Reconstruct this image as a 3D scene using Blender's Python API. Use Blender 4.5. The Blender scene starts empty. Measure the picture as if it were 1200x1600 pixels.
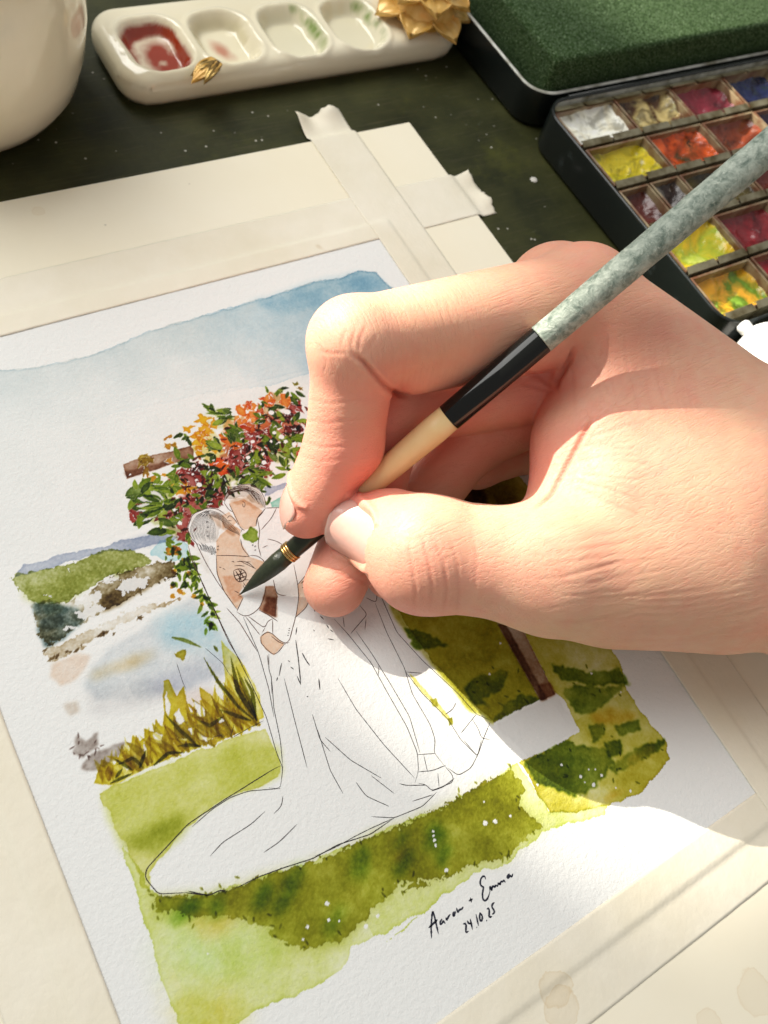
import bpy, bmesh, math, random
import numpy as np
from mathutils import Vector, Matrix

random.seed(7)
rng = np.random.default_rng(7)
scene = bpy.context.scene
col = scene.collection

# ---------------------------------------------------------------- camera
# the picture's two vanishing points of the sheet edges give the lens and the tilt
FPX = 1307.08                         # focal length in pixels of a 1200 x 1600 frame
CAMH = 180.0                          # lens height over the table top, mm
_va = np.array([3369 - 600, -341 - 800, FPX]); _va /= np.linalg.norm(_va)
_vb = np.array([-1404 - 600, -2566 - 800, FPX]); _vb -= _va * (_va @ _vb); _vb /= np.linalg.norm(_vb)
_vn = np.cross(_va, _vb)


def U(px, py, z=0.0):
    """point of the scene (mm) at height z over the table along a sight line of the photograph"""
    d = np.array([px - 600.0, py - 800.0, FPX])
    t = (z - CAMH) / (d @ _vn)
    p = d * t
    return np.array([p @ _va, p @ _vb, z])


def J(p):
    p = np.asarray(p, float)
    v = p[..., 0:1] * _va + p[..., 1:2] * _vb + (p[..., 2:3] - CAMH) * _vn
    return np.stack([600 + FPX * v[..., 0] / v[..., 2], 800 + FPX * v[..., 1] / v[..., 2]], -1)


cd = bpy.data.cameras.new('camera')
cam = bpy.data.objects.new('camera', cd)
col.objects.link(cam)
cd.sensor_fit = 'VERTICAL'
cd.sensor_height = 36.0
cd.lens = FPX / 1600 * 36
cd.clip_start = 0.005
cd.clip_end = 50
_R = Matrix(((_va[0], -_va[1], -_va[2]), (_vb[0], -_vb[1], -_vb[2]), (_vn[0], -_vn[1], -_vn[2])))
cam.matrix_world = Matrix.Translation((0, 0, CAMH * 0.001)) @ _R.to_4x4()
cd.dof.use_dof = True
cd.dof.focus_distance = 0.185
cd.dof.aperture_fstop = 22
scene.camera = cam

# ---------------------------------------------------------------- light
world = bpy.data.worlds.new('World')
scene.world = world
world.use_nodes = True
bg = world.node_tree.nodes['Background']
bg.inputs[0].default_value = (1.0, 0.975, 0.935, 1)
bg.inputs[1].default_value = 0.28

SUN_AZ, SUN_EL = math.radians(-64), math.radians(30)
SUN_DIR = np.array([math.cos(SUN_AZ) * math.cos(SUN_EL), math.sin(SUN_AZ) * math.cos(SUN_EL), -math.sin(SUN_EL)])   # way the sunlight travels
SUN_AIM = np.array([90.0, 20.0, 20.0])
SUN_DIST = 4000.0


def aim(o, target):
    d = Vector(target) - o.location
    o.rotation_euler = d.to_track_quat('-Z', 'Y').to_euler()


ld = bpy.data.lights.new('sunbeam_lamp', 'SPOT')
ld.energy = 1550
ld.color = (1.0, 0.93, 0.80)
ld.shadow_soft_size = 0.016
ld.spot_size = math.radians(16)
ld.spot_blend = 0.2
sun = bpy.data.objects.new('sunbeam_lamp', ld)
col.objects.link(sun)
sun.location = Vector((SUN_AIM - SUN_DIR * SUN_DIST) * 0.001)
aim(sun, SUN_AIM * 0.001)

ld = bpy.data.lights.new('window_lamp', 'AREA')
ld.energy = 11
ld.color = (1.0, 0.99, 0.955)
ld.shape = 'RECTANGLE'
ld.size = 0.9
ld.size_y = 0.8
wl = bpy.data.objects.new('window_lamp', ld)
col.objects.link(wl)
wl.location = (-0.22, 0.78, 1.02)
aim(wl, (0.08, 0.05, 0))

scene.view_settings.view_transform = 'Standard'
scene.view_settings.look = 'None'
scene.view_settings.exposure = 0.40
scene.view_settings.gamma = 1.0
scene.cycles.max_bounces = 5
scene.cycles.use_denoising = True


# ---------------------------------------------------------------- helpers
def tag(o, label=None, category=None, group=None, kind=None):
    if label: o['label'] = label
    if category: o['category'] = category
    if group: o['group'] = group
    if kind: o['kind'] = kind
    return o


def empty(name, loc_mm, parent=None):
    o = bpy.data.objects.new(name, None)
    col.objects.link(o)
    o.location = Vector(loc_mm) * 0.001
    o.empty_display_size = 0.01
    if parent: o.parent = parent
    return o


def mesh_obj(name, verts, faces, mat, parent=None, smooth=True):
    """verts in mm, in world coordinates; linked as ONE mesh object"""
    me = bpy.data.meshes.new(name)
    v = np.asarray(verts, float) * 0.001
    if parent is not None:
        q = parent
        while q is not None:
            v = v - np.array(q.location); q = q.parent
    me.from_pydata([tuple(a) for a in v], [], [tuple(f) for f in faces])
    me.update()
    if smooth:
        me.polygons.foreach_set('use_smooth', np.ones(len(me.polygons), bool))
    if mat is not None: me.materials.append(mat)
    o = bpy.data.objects.new(name, me)
    col.objects.link(o)
    if parent is not None: o.parent = parent
    return o


class G:
    """node graph helper"""
    def __init__(s, name, rough=0.5, spec=0.5):
        s.m = bpy.data.materials.new(name)
        s.m.use_nodes = True
        s.t = s.m.node_tree
        s.b = s.t.nodes['Principled BSDF']
        s.b.inputs['Roughness'].default_value = rough
        s.b.inputs['Specular IOR Level'].default_value = spec
        s._obj = None

    def n(s, typ, **kw):
        nd = s.t.nodes.new(typ)
        for k, v in kw.items():
            if hasattr(nd, k) and not k[0].isupper(): setattr(nd, k, v)
            else: s.set(nd.inputs[k.replace('_', ' ')], v)
        return nd

    def set(s, sock, v):
        if isinstance(v, bpy.types.NodeSocket): s.t.links.new(v, sock)
        elif isinstance(v, (tuple, list)) and sock.type == 'RGBA' and len(v) == 3: sock.default_value = (*v, 1)
        else: sock.default_value = v

    def obj(s):
        if s._obj is None: s._obj = s.n('ShaderNodeTexCoord').outputs['Object']
        return s._obj

    def mapping(s, scale=(1, 1, 1), rot=(0, 0, 0), loc=(0, 0, 0), vec=None):
        m = s.n('ShaderNodeMapping')
        s.set(m.inputs['Vector'], vec or s.obj())
        m.inputs['Scale'].default_value = scale
        m.inputs['Rotation'].default_value = rot
        m.inputs['Location'].default_value = loc
        return m.outputs[0]

    def noise(s, scale, detail=4, rough=0.5, vec=None, dist=0.0):
        nd = s.n('ShaderNodeTexNoise')
        s.set(nd.inputs['Vector'], vec or s.obj())
        nd.inputs['Scale'].default_value = scale
        nd.inputs['Detail'].default_value = detail
        nd.inputs['Roughness'].default_value = rough
        nd.inputs['Distortion'].default_value = dist
        return nd.outputs['Fac']

    def voronoi(s, scale, feature='F1', vec=None, out='Distance', rnd=1.0):
        nd = s.n('ShaderNodeTexVoronoi', feature=feature)
        s.set(nd.inputs['Vector'], vec or s.obj())
        nd.inputs['Scale'].default_value = scale
        nd.inputs['Randomness'].default_value = rnd
        return nd.outputs[out]

    def ramp(s, fac, stops, interp='LINEAR'):
        nd = s.n('ShaderNodeValToRGB')
        s.set(nd.inputs[0], fac)
        cr = nd.color_ramp
        cr.interpolation = interp
        while len(cr.elements) < len(stops): cr.elements.new(0.5)
        for e, (p, c) in zip(cr.elements, stops):
            e.position = p
            e.color = (c, c, c, 1) if not isinstance(c, (tuple, list)) else (*c, 1)
        return nd.outputs[0]

    def mix(s, fac, a, b, blend='MIX'):
        nd = s.n('ShaderNodeMix', data_type='RGBA', blend_type=blend)
        s.set(nd.inputs[0], fac)
        s.set(nd.inputs[6], a)
        s.set(nd.inputs[7], b)
        return nd.outputs[2]

    def math(s, op, a, b=0.0, clamp=False):
        nd = s.n('ShaderNodeMath', operation=op, use_clamp=clamp)
        s.set(nd.inputs[0], a)
        s.set(nd.inputs[1], b)
        return nd.outputs[0]

    def attr(s, name):
        return s.n('ShaderNodeAttribute', attribute_name=name)

    def bump(s, height, dist_mm, strength=1.0, normal=None):
        nd = s.n('ShaderNodeBump')
        nd.inputs['Strength'].default_value = strength
        nd.inputs['Distance'].default_value = dist_mm * 0.001
        s.set(nd.inputs['Height'], height)
        if normal is not None: s.set(nd.inputs['Normal'], normal)
        return nd.outputs[0]

    def blot(s, centre_mm, r_mm, wob=.6):
        """ragged patch round a point of the surface, 0..1"""
        c = s.n('ShaderNodeVectorMath', operation='DISTANCE')
        s.set(c.inputs[0], s.obj()); c.inputs[1].default_value = tuple(x * .001 for x in centre_mm)
        d = s.math('ADD', s.math('DIVIDE', c.outputs['Value'], r_mm * .001), s.math('MULTIPLY', s.math('SUBTRACT', s.noise(160, 4, .6), .5), wob * 2))
        return s.ramp(d, [(.60, .45), (.86, .55), (.94, 1), (1.0, 0)])

    def base(s, c): s.set(s.b.inputs['Base Color'], c)
    def rough(s, v): s.set(s.b.inputs['Roughness'], v)
    def normal(s, v): s.set(s.b.inputs['Normal'], v)


def set_attr(o, name, arr):
    me = o.data
    arr = np.asarray(arr, np.float32)
    if arr.ndim == 1:
        a = me.attributes.new(name, 'FLOAT', 'POINT')
        a.data.foreach_set('value', arr)
    else:
        a = me.attributes.new(name, 'FLOAT_COLOR', 'POINT')
        if arr.shape[1] == 3: arr = np.concatenate([arr, np.ones((len(arr), 1), np.float32)], 1)
        a.data.foreach_set('color', arr.ravel())


def srgb(r, g, b):
    f = lambda c: (c / 255 / 12.92) if c / 255 <= 0.04045 else ((c / 255 + 0.055) / 1.055) ** 2.4
    return (f(r), f(g), f(b))


_tabs = {}


def vnoise(x, y, seed=0):
    """smooth value noise on arrays, about 0..1"""
    T = _tabs.get(seed)
    if T is None: T = _tabs[seed] = np.random.default_rng(seed).random((256, 256)).astype(np.float32)
    xi = np.floor(x).astype(int); yi = np.floor(y).astype(int)
    fx = x - xi; fy = y - yi
    fx = fx * fx * (3 - 2 * fx); fy = fy * fy * (3 - 2 * fy)
    a = T[xi & 255, yi & 255]; b = T[(xi + 1) & 255, yi & 255]
    c = T[xi & 255, (yi + 1) & 255]; d = T[(xi + 1) & 255, (yi + 1) & 255]
    return (a * (1 - fx) + b * fx) * (1 - fy) + (c * (1 - fx) + d * fx) * fy


def fbm(x, y, seed=0, octv=4):
    s = 0; w = 0.5; t = 0
    for k in range(octv):
        s = s + w * vnoise(x * 2 ** k, y * 2 ** k, seed + k); t += w; w *= 0.5
    return s / t


# ---------------------------------------------------------------- table, drawing board, tape
def box_mesh(x0, x1, y0, y1, z0, z1, bev=0.0, seg=3):
    bm = bmesh.new()
    bmesh.ops.create_cube(bm, size=1.0)
    for v in bm.verts:
        v.co = Vector(((x0 + x1) / 2 + v.co.x * (x1 - x0), (y0 + y1) / 2 + v.co.y * (y1 - y0), (z0 + z1) / 2 + v.co.z * (z1 - z0)))
    if bev: bmesh.ops.bevel(bm, geom=list(bm.edges), offset=bev, segments=seg, profile=.5, affect='EDGES')
    bm.verts.ensure_lookup_table()
    V = [tuple(v.co) for v in bm.verts]; F = [tuple(v.index for v in f.verts) for f in bm.faces]
    bm.free()
    return V, F


TZ = -2.2
SX0, SX1, SY0, SY1 = -18.0, 135.0, -40.0, 154.0          # whole sheet, its rim lies under the tape
wood = G('black_painted_wood', 0.5, 0.22)
g1 = wood.noise(1, 5, .6, wood.mapping((60, 900, 60)))
g2 = wood.noise(45, 5, .6)
gc = wood.mix(wood.ramp(g2, [(.35, 0), (.7, 1)]), (0.018, 0.021, 0.007), (0.046, 0.048, 0.014))
gc = wood.mix(wood.math('MULTIPLY', wood.ramp(g1, [(.55, 0), (.75, 1)]), .5), gc, (0.075, 0.068, 0.035))
sp = wood.voronoi(230); spn = wood.noise(60, 2)
fl = wood.math('MULTIPLY', wood.ramp(sp, [(.05, 1), (.11, 0)]), wood.ramp(spn, [(.50, 0), (.56, 1)]))
smear = wood.ramp(wood.noise(1, 4, .7, wood.mapping((70, 220, 1), rot=(0, 0, .3))), [(.66, 0), (.78, 1)])
gc = wood.mix(wood.math('MULTIPLY', smear, .3), gc, (0.20, 0.22, 0.17))
gc = wood.mix(wood.math('MULTIPLY', wood.ramp(wood.noise(38, 5, .7), [(.58, 0), (.72, 1)]), .5), gc, (0.07, 0.075, 0.012))
gc = wood.mix(wood.math('MULTIPLY', fl, .8), gc, (0.6, 0.58, 0.5))
scr = wood.ramp(wood.noise(1, 5, .75, wood.mapping((25, 700, 25), rot=(0, 0, 1.1))), [(.67, 0), (.74, 1)])
gc = wood.mix(wood.math('MULTIPLY', wood.math('MULTIPLY', scr, wood.ramp(wood.noise(20, 3), [(.48, 0), (.6, 1)])), .45), gc, (0.16, 0.14, 0.06))
wood.base(gc)
wood.rough(wood.math('ADD', .35, wood.math('MULTIPLY', g2, .3)))
wood.normal(wood.bump(wood.math('ADD', g1, wood.noise(500, 3)), 0.2, .5))
o = mesh_obj('table_top', *box_mesh(-500, 900, -500, 800, TZ - 25, TZ), wood.m, smooth=False)
tag(o, kind='structure')

card = G('cream_board', 0.7, 0.25)
cn = card.noise(18, 5, .55)
cc = card.mix(card.ramp(cn, [(.3, 0), (.75, 1)]), (0.85, 0.785, 0.61), (0.89, 0.84, 0.69))
d1 = card.ramp(card.voronoi(95), [(.018, 1), (.045, 0)])
dm = card.ramp(card.noise(40, 2), [(.50, 0), (.55, 1)])
cc = card.mix(card.math('MULTIPLY', card.math('MULTIPLY', d1, dm), .85), cc, (0.09, 0.08, 0.05))
for q_, r_ in (((1182, 1552), 4.2), ((1110, 1600), 3.0), ((60, 330), 1.6)):
    cc = card.mix(card.math('MULTIPLY', card.blot(U(q_[0], q_[1], -.6), r_), .26), cc, (0.60, 0.42, 0.20))
card.base(cc)
card.normal(card.bump(card.noise(700, 3), .05, .5))
o = mesh_obj('drawing_board', *box_mesh(-190, 166.6, -230, 193, TZ + .001, -0.6, .25, 2), card.m, smooth=False)
tag(o, 'cream cardboard drawing board lying under the taped painting', 'board')

tape_m = G('masking_tape', 0.55, 0.35)
tn = tape_m.noise(35, 5, .6)
tcol = tape_m.mix(tape_m.ramp(tn, [(.3, 0), (.7, 1)]), (0.81, 0.75, 0.59), (0.89, 0.84, 0.71))
stn = tape_m.ramp(tape_m.noise(30, 3, .5), [(.70, 0), (.715, 1), (.74, .3), (.9, .25)])
tcol = tape_m.mix(tape_m.math('MULTIPLY', stn, .5), tcol, (0.52, 0.37, 0.17))
for q_, r_ in (((868, 1545), 3.6), ((880, 1575), 3.8)):
    tcol = tape_m.mix(tape_m.math('MULTIPLY', tape_m.blot(U(q_[0], q_[1], -.3), r_), .34), tcol, (0.60, 0.42, 0.18))
tape_m.base(tcol)
cre = tape_m.math('ADD', tape_m.noise(1, 3, .6, tape_m.mapping((700, 700, 700))), tape_m.math('MULTIPLY', tape_m.noise(1, 4, .7, tape_m.mapping((260, 90, 100))), 1.5))
tape_m.normal(tape_m.bump(cre, .12, .8))
tape_m.b.inputs['Alpha'].default_value = 0.94
ntape = 0


def tape_strip(a0, a1, b0, b1, along, zlift, edge_at, lab, tails=(0, 0), jag=.25):
    """strip along x or y; its height follows what lies under it: sheet (0) or board (-0.6), with a soft step at edge_at"""
    L = int((a1 - a0) / 1.0) + 1; W = 26
    V, F = [], []
    for i in range(L):
        a = a0 + (a1 - a0) * i / (L - 1)
        for j in range(W):
            b = b0 + (b1 - b0) * j / (W - 1)
            aa = a
            if i in (0, L - 1): aa = a + jag * 4 * (vnoise(np.array([b * .9]), np.array([a0 * .1 + i]), 41)[0] - .5)
            x, y = (aa, b) if along == 'x' else (b, aa)
            x += .25 * (vnoise(np.array([y * .06]), np.array([3.3]), 8)[0] - .5) * (along == 'y')
            y += .25 * (vnoise(np.array([x * .06]), np.array([7.3]), 9)[0] - .5) * (along == 'x')
            # inside the sheet rim?
            ins = min(x - SX0, SX1 - x, y - SY0, SY1 - y)
            t = min(1, max(0, (ins + 1.5) / 1.5)); z = -0.6 + 0.62 * t * t * (3 - 2 * t)
            ob = min(166.6 - x, 193 - y)
            if ob < 0:
                t = min(1, max(0, (ob + 3.0) / 3.0)); z = TZ + 0.05 + (-0.6 - TZ) * t * t * (3 - 2 * t)
                z += 1.6 * max(0, min(1, -ob / 10)) ** 2 * (1 + math.sin(b * .5))
            z += .10 * (vnoise(np.array([x * .35]), np.array([y * .35]), 12)[0]) + .05
            V.append((x, y, z + zlift))
    for i in range(L - 1):
        for j in range(W - 1):
            q = (i * W + j, (i + 1) * W + j, (i + 1) * W + j + 1, i * W + j + 1)
            F.append(q if along == 'x' else q[::-1])
    o = mesh_obj('tape_strip', V, F, tape_m.m)
    tag(o, lab, 'tape', 'masking tape strips round the painting')
    s = o.modifiers.new('thickness', 'SOLIDIFY'); s.thickness = 0.00006; s.offset = 1
    return o


tape_strip(-60, 174.5, 148.2, 166.8, 'x', .0, None, 'long tape strip along the far edge of the painting, its end curling over the table')
tape_strip(-90, 160, -50.0, -33.8, 'x', .0, None, 'tape strip along the near edge of the painting below the written names')
tape_strip(-80, 205, 128.9, 145.6, 'y', .14, None, 'tape strip along the right edge of the painting passing under the hand')
tape_strip(-80, 175, -29.0, -12.0, 'y', .14, None, 'tape strip along the left edge of the painting at the lower left')

# ---------------------------------------------------------------- the watercolour sheet
VX0, VX1, VY0, VY1 = -13.6, 130.0, -36.0, 149.6          # part with painted colour (fine grid)
RR = 0.18
NX = int(round((VX1 - VX0) / RR)); NY = int(round((VY1 - VY0) / RR))
canvas = np.ones((NX, NY, 3), np.float32)


def mm(pts, o=(0, 0), k=1.0):
    """photo pixels -> sheet millimetres"""
    return np.array([U(o[0] + x / k, o[1] + y / k)[:2] for x, y in pts])


def fA(p): return mm(p, (300, 860), 2.5)
def fB(p): return mm(p, (270, 740), 5.0)
def fC(p): return mm(p, (190, 590), 4.0)
def fD(p): return mm(p, (640, 1340), 6.0)
def fE(p): return mm(p, (0, 800), 2.5)
def fF(p): return mm(p, (140, 1180), 2.143)
def fG(p): return mm(p, (600, 950), 2.0)
def fK(p): return mm(p, (560, 900), 3.0)


def inside(poly, gx, gy):
    c = np.zeros(np.broadcast(gx, gy).shape, bool)
    n = len(poly)
    for i in range(n):
        x0, y0 = poly[i]; x1, y1 = poly[(i + 1) % n]
        if y0 == y1: continue
        m = ((y0 > gy) != (y1 > gy))
        c ^= m & (gx < (x1 - x0) * (gy - y0) / (y1 - y0) + x0)
    return c


def box1(a, r, ax):
    if r < 1: return a
    pad = [(0, 0)] * a.ndim; pad[ax] = (r + 1, r)
    c = np.cumsum(np.pad(a, pad, mode='edge'), axis=ax, dtype=np.float32)
    n = a.shape[ax]
    sl = lambda s: tuple(slice(s, s + n) if q == ax else slice(None) for q in range(a.ndim))
    return (c[sl(2 * r + 1)] - c[sl(0)]) / (2 * r + 1)


def blur(a, mmr):
    r = int(round(mmr / RR))
    for _ in range(2): a = box1(box1(a, r, 0), r, 1)
    return a


_sd = [100]


def region(P, margin):
    i0 = max(0, int((P[:, 0].min() - margin - VX0) / RR)); i1 = min(NX, int((P[:, 0].max() + margin - VX0) / RR) + 1)
    j0 = max(0, int((P[:, 1].min() - margin - VY0) / RR)); j1 = min(NY, int((P[:, 1].max() + margin - VY0) / RR) + 1)
    if i1 <= i0 or j1 <= j0: return None
    gx = (VX0 + RR * (np.arange(i0, i1) + .5))[:, None]; gy = (VY0 + RR * (np.arange(j0, j1) + .5))[None, :]
    return (slice(i0, i1), slice(j0, j1)), gx, gy


_fields = {}


def field(kind, sl, off=0):
    """shared noise over the whole sheet, read at a rolled place so that no two washes match"""
    if kind not in _fields:
        sc, oc, sd = {'w': (.45, 4, 11), 'w2': (1.1, 3, 23), 'low': (.12, 3, 37), 'mid': (.6, 3, 41), 'gran': (2.2, 2, 53)}[kind]
        X = (VX0 + RR * np.arange(NX))[:, None] * sc + np.zeros((1, NY)); Y = (VY0 + RR * np.arange(NY))[None, :] * sc + np.zeros((NX, 1))
        _fields[kind] = fbm(X.astype(np.float32) + 60, Y.astype(np.float32) + 60, sd, oc).astype(np.float32) - .5
    F = _fields[kind]
    i = (np.arange(sl[0].start, sl[0].stop) + off * 197) % NX; j = (np.arange(sl[1].start, sl[1].stop) + off * 311) % NY
    return F[np.ix_(i, j)]


def coverage(P, soft, warp, wsc, seed):
    r = region(P, 1.5 + soft * 2.5 + warp)
    if r is None: return None
    sl, gx, gy = r
    if warp > 0.15:
        kd = 'w' if wsc < .7 else 'w2'
        wx = gx + warp * 2 * field(kd, sl, seed); wy = gy + warp * 2 * field(kd, sl, seed + 5)
    else:
        wx, wy = gx + 0 * gy, gy + 0 * gx
    if soft == 0 and wx.size < 40000:                        # small crisp marks: four samples a cell
        c = 0
        for dx in (-.25, .25):
            for dy in (-.25, .25): c = c + inside(P, wx + dx * RR, wy + dy * RR)
        c = (c * .25).astype(np.float32)
    else:
        c = inside(P, wx, wy).astype(np.float32)
    if soft > 0: c = blur(c, soft)
    return sl, gx, gy, c


def wash(P, color, dens=1.0, soft=0.0, edge=0.35, gran=0.18, warp=0.7, wsc=0.45, low=0.35, grad=None):
    """a transparent layer of paint: pigment collects at the rim and in the paper grain"""
    _sd[0] += 1; sd = _sd[0]
    P = np.asarray(P)
    r = coverage(P, soft, warp, wsc, sd)
    if r is None: return
    sl, gx, gy, c = r
    pig = c * dens
    if low: pig = pig * (1 + low * 3 * field('low', sl, sd) + low * 1.2 * field('mid', sl, sd))
    if gran: pig = pig * (1 + gran * 2.4 * field('gran', sl))
    if edge and soft < 0.5:
        ring = np.clip(c * (1 - blur(c, 0.28)) * 2, 0, 1)
        pig = pig * (1 + edge * 1.6 * ring)
    if grad is not None:
        (ax, ay), (bx, by) = mm(grad)
        pig = pig * np.clip(1 - ((gx - ax) * (bx - ax) + (gy - ay) * (by - ay)) / ((bx - ax) ** 2 + (by - ay) ** 2), 0, 1)
    ab = np.clip(-np.log(np.maximum(np.array(srgb(*color)) / 0.92, 0.004)), 0.0, None)
    canvas[sl] *= np.exp(-pig[..., None] * ab[None, None, :]).astype(np.float32)


def lift(P, amt=1.0, soft=0.0, warp=0.3, wsc=.8):
    _sd[0] += 1
    r = coverage(np.asarray(P), soft, warp, wsc, _sd[0])
    if r is None: return
    sl, gx, gy, c = r
    c = (c * amt)[..., None]
    canvas[sl] = canvas[sl] * (1 - c) + c


def leaf(p, ang, ln, wd, bend=0.0, n=7):
    p = np.asarray(p, float)
    t = np.linspace(0, 1, n)
    cx = np.cos(ang + bend * t) * ln / n; cy = np.sin(ang + bend * t) * ln / n
    c = p + np.stack([np.cumsum(cx) - cx[0], np.cumsum(cy) - cy[0]], 1)
    w = wd * np.sin(np.pi * np.clip(t * .92 + .08, 0, 1)) ** .8 * .5
    nx, ny = -np.sin(ang + bend * t), np.cos(ang + bend * t)
    N = np.stack([nx, ny], 1) * w[:, None]
    return np.concatenate([c + N, (c - N)[::-1]])


def dot(p, r, n=9):
    a = np.linspace(0, 2 * np.pi, n, endpoint=False)
    rr = r * (1 + .25 * (rng.random(n) - .5))
    return np.asarray(p) + np.stack([np.cos(a) * rr, np.sin(a) * rr], 1)


def blob(p, r, n=11, j=.6, sq=1.0, ang=0.0):
    a = np.linspace(0, 2 * np.pi, n, endpoint=False)
    rr = r * (1 + j * (rng.random(n) - .5) * 2)
    q = np.stack([np.cos(a) * rr, np.sin(a) * rr * sq], 1)
    c, s = math.cos(ang), math.sin(ang)
    return np.asarray(p) + q @ np.array([[c, s], [-s, c]])


# sky: one flat graded wash with a hard dried rim along its top
sky_poly = mm([(-60, 595), (0, 578), (60, 573), (120, 560), (170, 545), (230, 518), (300, 498), (370, 477), (430, 460), (490, 440), (530, 434),
               (560, 423), (588, 424), (597, 436), (640, 470), (760, 640), (850, 800), (560, 800), (420, 780), (300, 800), (150, 850), (40, 880), (-80, 905)])
wash(sky_poly, (206, 213, 212), 0.55, 0, edge=0.5, low=.35, gran=.1, grad=[(300, 500), (400, 900)])
top_edge = [(-60, 596), (0, 579), (60, 574), (120, 561), (170, 546), (230, 519), (300, 499), (370, 478), (430, 461), (490, 441), (530, 435), (560, 424), (588, 425), (597, 437), (640, 471)]
wash(mm(top_edge + [(640, 520), (560, 560), (300, 620), (-60, 700)]), (186, 206, 216), 0.4, 0, edge=1.8, low=.4, grad=[(260, 510), (300, 640)])
wash(mm(top_edge[2:] + [(640, 520), (560, 560), (430, 600), (60, 660)]), (150, 188, 210), 0.75, 0, edge=1.0, low=.5, grad=[(570, 440), (330, 620)])
wash(mm([(390, 474), (490, 442), (560, 426), (594, 436), (600, 452), (540, 470), (440, 490)]), (128, 176, 204), 0.55, 1.2, low=.6)
wash(mm([(450, 500), (560, 470), (640, 520), (640, 600), (540, 590), (460, 580)]), (176, 202, 218), 0.5, 4, low=.5)

# far hills, headland and shore on the left
wash(fE([(75, 225), (100, 205), (200, 180), (300, 150), (420, 128), (520, 100), (640, 70), (700, 100), (640, 118), (520, 150), (420, 150), (300, 185), (120, 240), (60, 250)]), (158, 168, 190), .9, 0)
wash(fE([(430, 130), (520, 98), (640, 72), (660, 110), (520, 145)]), (158, 170, 192), .5, .6)
wash(fE([(585, 150), (620, 115), (700, 100), (730, 130), (735, 185), (640, 190), (590, 170)]), (168, 212, 222), .9, 0)
wash(fE([(42, 262), (60, 240), (130, 232), (250, 210), (340, 180), (380, 155), (440, 145), (510, 150), (560, 165), (590, 195), (560, 215), (470, 235), (400, 265), (350, 300), (290, 330), (250, 355), (170, 360), (110, 345), (80, 310)]), (142, 150, 70), 1.05, 0, low=.6, gran=.4, wsc=1.0)
wash(fE([(85, 300), (240, 250), (400, 220), (400, 250), (280, 330), (170, 360), (110, 345)]), (150, 160, 60), .5, .8)
wash(fE([(125, 360), (180, 352), (260, 355), (330, 330), (360, 300), (420, 260), (480, 235), (560, 212), (610, 195), (680, 195), (690, 240), (630, 270), (560, 310), (470, 360), (380, 400), (330, 430), (260, 480), (190, 520), (165, 500), (140, 430)]), (128, 112, 74), 1.1, 0, low=.9, edge=.5, gran=.45, warp=1.0, wsc=1.0)
wash(fE([(125, 365), (200, 352), (290, 372), (330, 420), (260, 485), (185, 525), (160, 490), (140, 430)]), (70, 92, 92), .95, .3, low=.7, gran=.4)
wash(fE([(390, 330), (450, 300), (560, 262), (640, 240), (630, 268), (560, 308), (470, 358), (400, 392)]), (120, 98, 60), .7, .3, low=.6)
for q in [[(395, 270), (450, 240), (465, 262), (420, 282)], [(470, 268), (540, 248), (590, 262), (560, 295), (480, 318), (450, 300)], [(285, 350), (350, 318), (392, 310), (395, 345), (340, 370)],
          [(285, 395), (350, 372), (385, 360), (410, 385), (330, 418)], [(235, 455), (300, 440), (318, 447), (270, 466)], [(170, 322), (195, 322), (195, 337)], [(268, 215), (276, 215), (276, 240)]]:
    lift(fE(q), .75, .06, warp=1.1, wsc=1.0)
for q, c in [([(170, 365), (240, 358), (260, 395), (180, 400)], (60, 92, 84)), ([(150, 420), (240, 400), (250, 440), (180, 480)], (70, 92, 96)), ([(430, 230), (500, 205), (510, 240), (450, 255)], (150, 160, 70))]:
    wash(fE(q), c, .6, .3)
wash(fE([(165, 545), (230, 515), (330, 470), (400, 440), (470, 400), (560, 370), (640, 355), (700, 330), (700, 345), (600, 385), (500, 425), (400, 480), (320, 530), (230, 575), (190, 580)]), (188, 170, 138), .9, 0, low=.9, gran=.5, warp=1.0, wsc=1.0)
for x, y, s in [(320, 518, 10), (395, 472, 22), (420, 470, 14), (545, 412, 20), (200, 575, 18), (230, 560, 16), (260, 545, 12), (180, 545, 14), (445, 475, 12), (300, 540, 12)]:
    wash(blob(fE([(x, y)])[0], s / 2.5 / 7.6 * .8, sq=.55, ang=.3), (112, 90, 56), .95, 0)
wash(fE([(205, 590), (290, 555), (350, 560), (330, 610), (280, 660), (230, 680), (205, 640)]), (226, 196, 172), .8, .3)
wash(fE([(250, 750), (300, 740), (310, 780), (270, 790)]), (205, 190, 175), .8, .3)
wash(fE([(350, 610), (420, 540), (520, 480), (640, 400), (760, 330), (860, 470), (960, 570), (860, 640), (700, 700), (560, 730), (380, 730), (330, 680)]), (205, 212, 218), .9, .5, low=.5, edge=.2)
wash(fE([(600, 420), (700, 390), (800, 400), (900, 520), (880, 580), (760, 520), (640, 520)]), (165, 214, 232), .75, 1.6, low=.5)
wash(fE([(350, 640), (420, 610), (520, 560), (610, 540), (560, 590), (450, 620), (370, 660)]), (226, 186, 120), .8, .9)
wash(fE([(560, 680), (700, 610), (860, 560), (900, 620), (800, 680), (620, 720)]), (196, 196, 212), .7, 1.2)
wash(fE([(340, 700), (560, 660), (760, 690), (620, 740), (420, 790), (340, 780)]), (206, 204, 206), .7, 1.0)
wash(fE([(680, 720), (770, 690), (870, 700), (800, 760), (690, 770)]), (216, 190, 180), .6, .8)
for q in [[(285, 940), (300, 870), (330, 890), (380, 865), (385, 905), (350, 935), (320, 955)], [(315, 1010), (360, 940), (440, 910), (485, 895), (470, 940), (430, 985), (360, 1020)]]:
    wash(fE(q), (142, 128, 120), 1.0, .12, low=.7, edge=.3)
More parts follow.
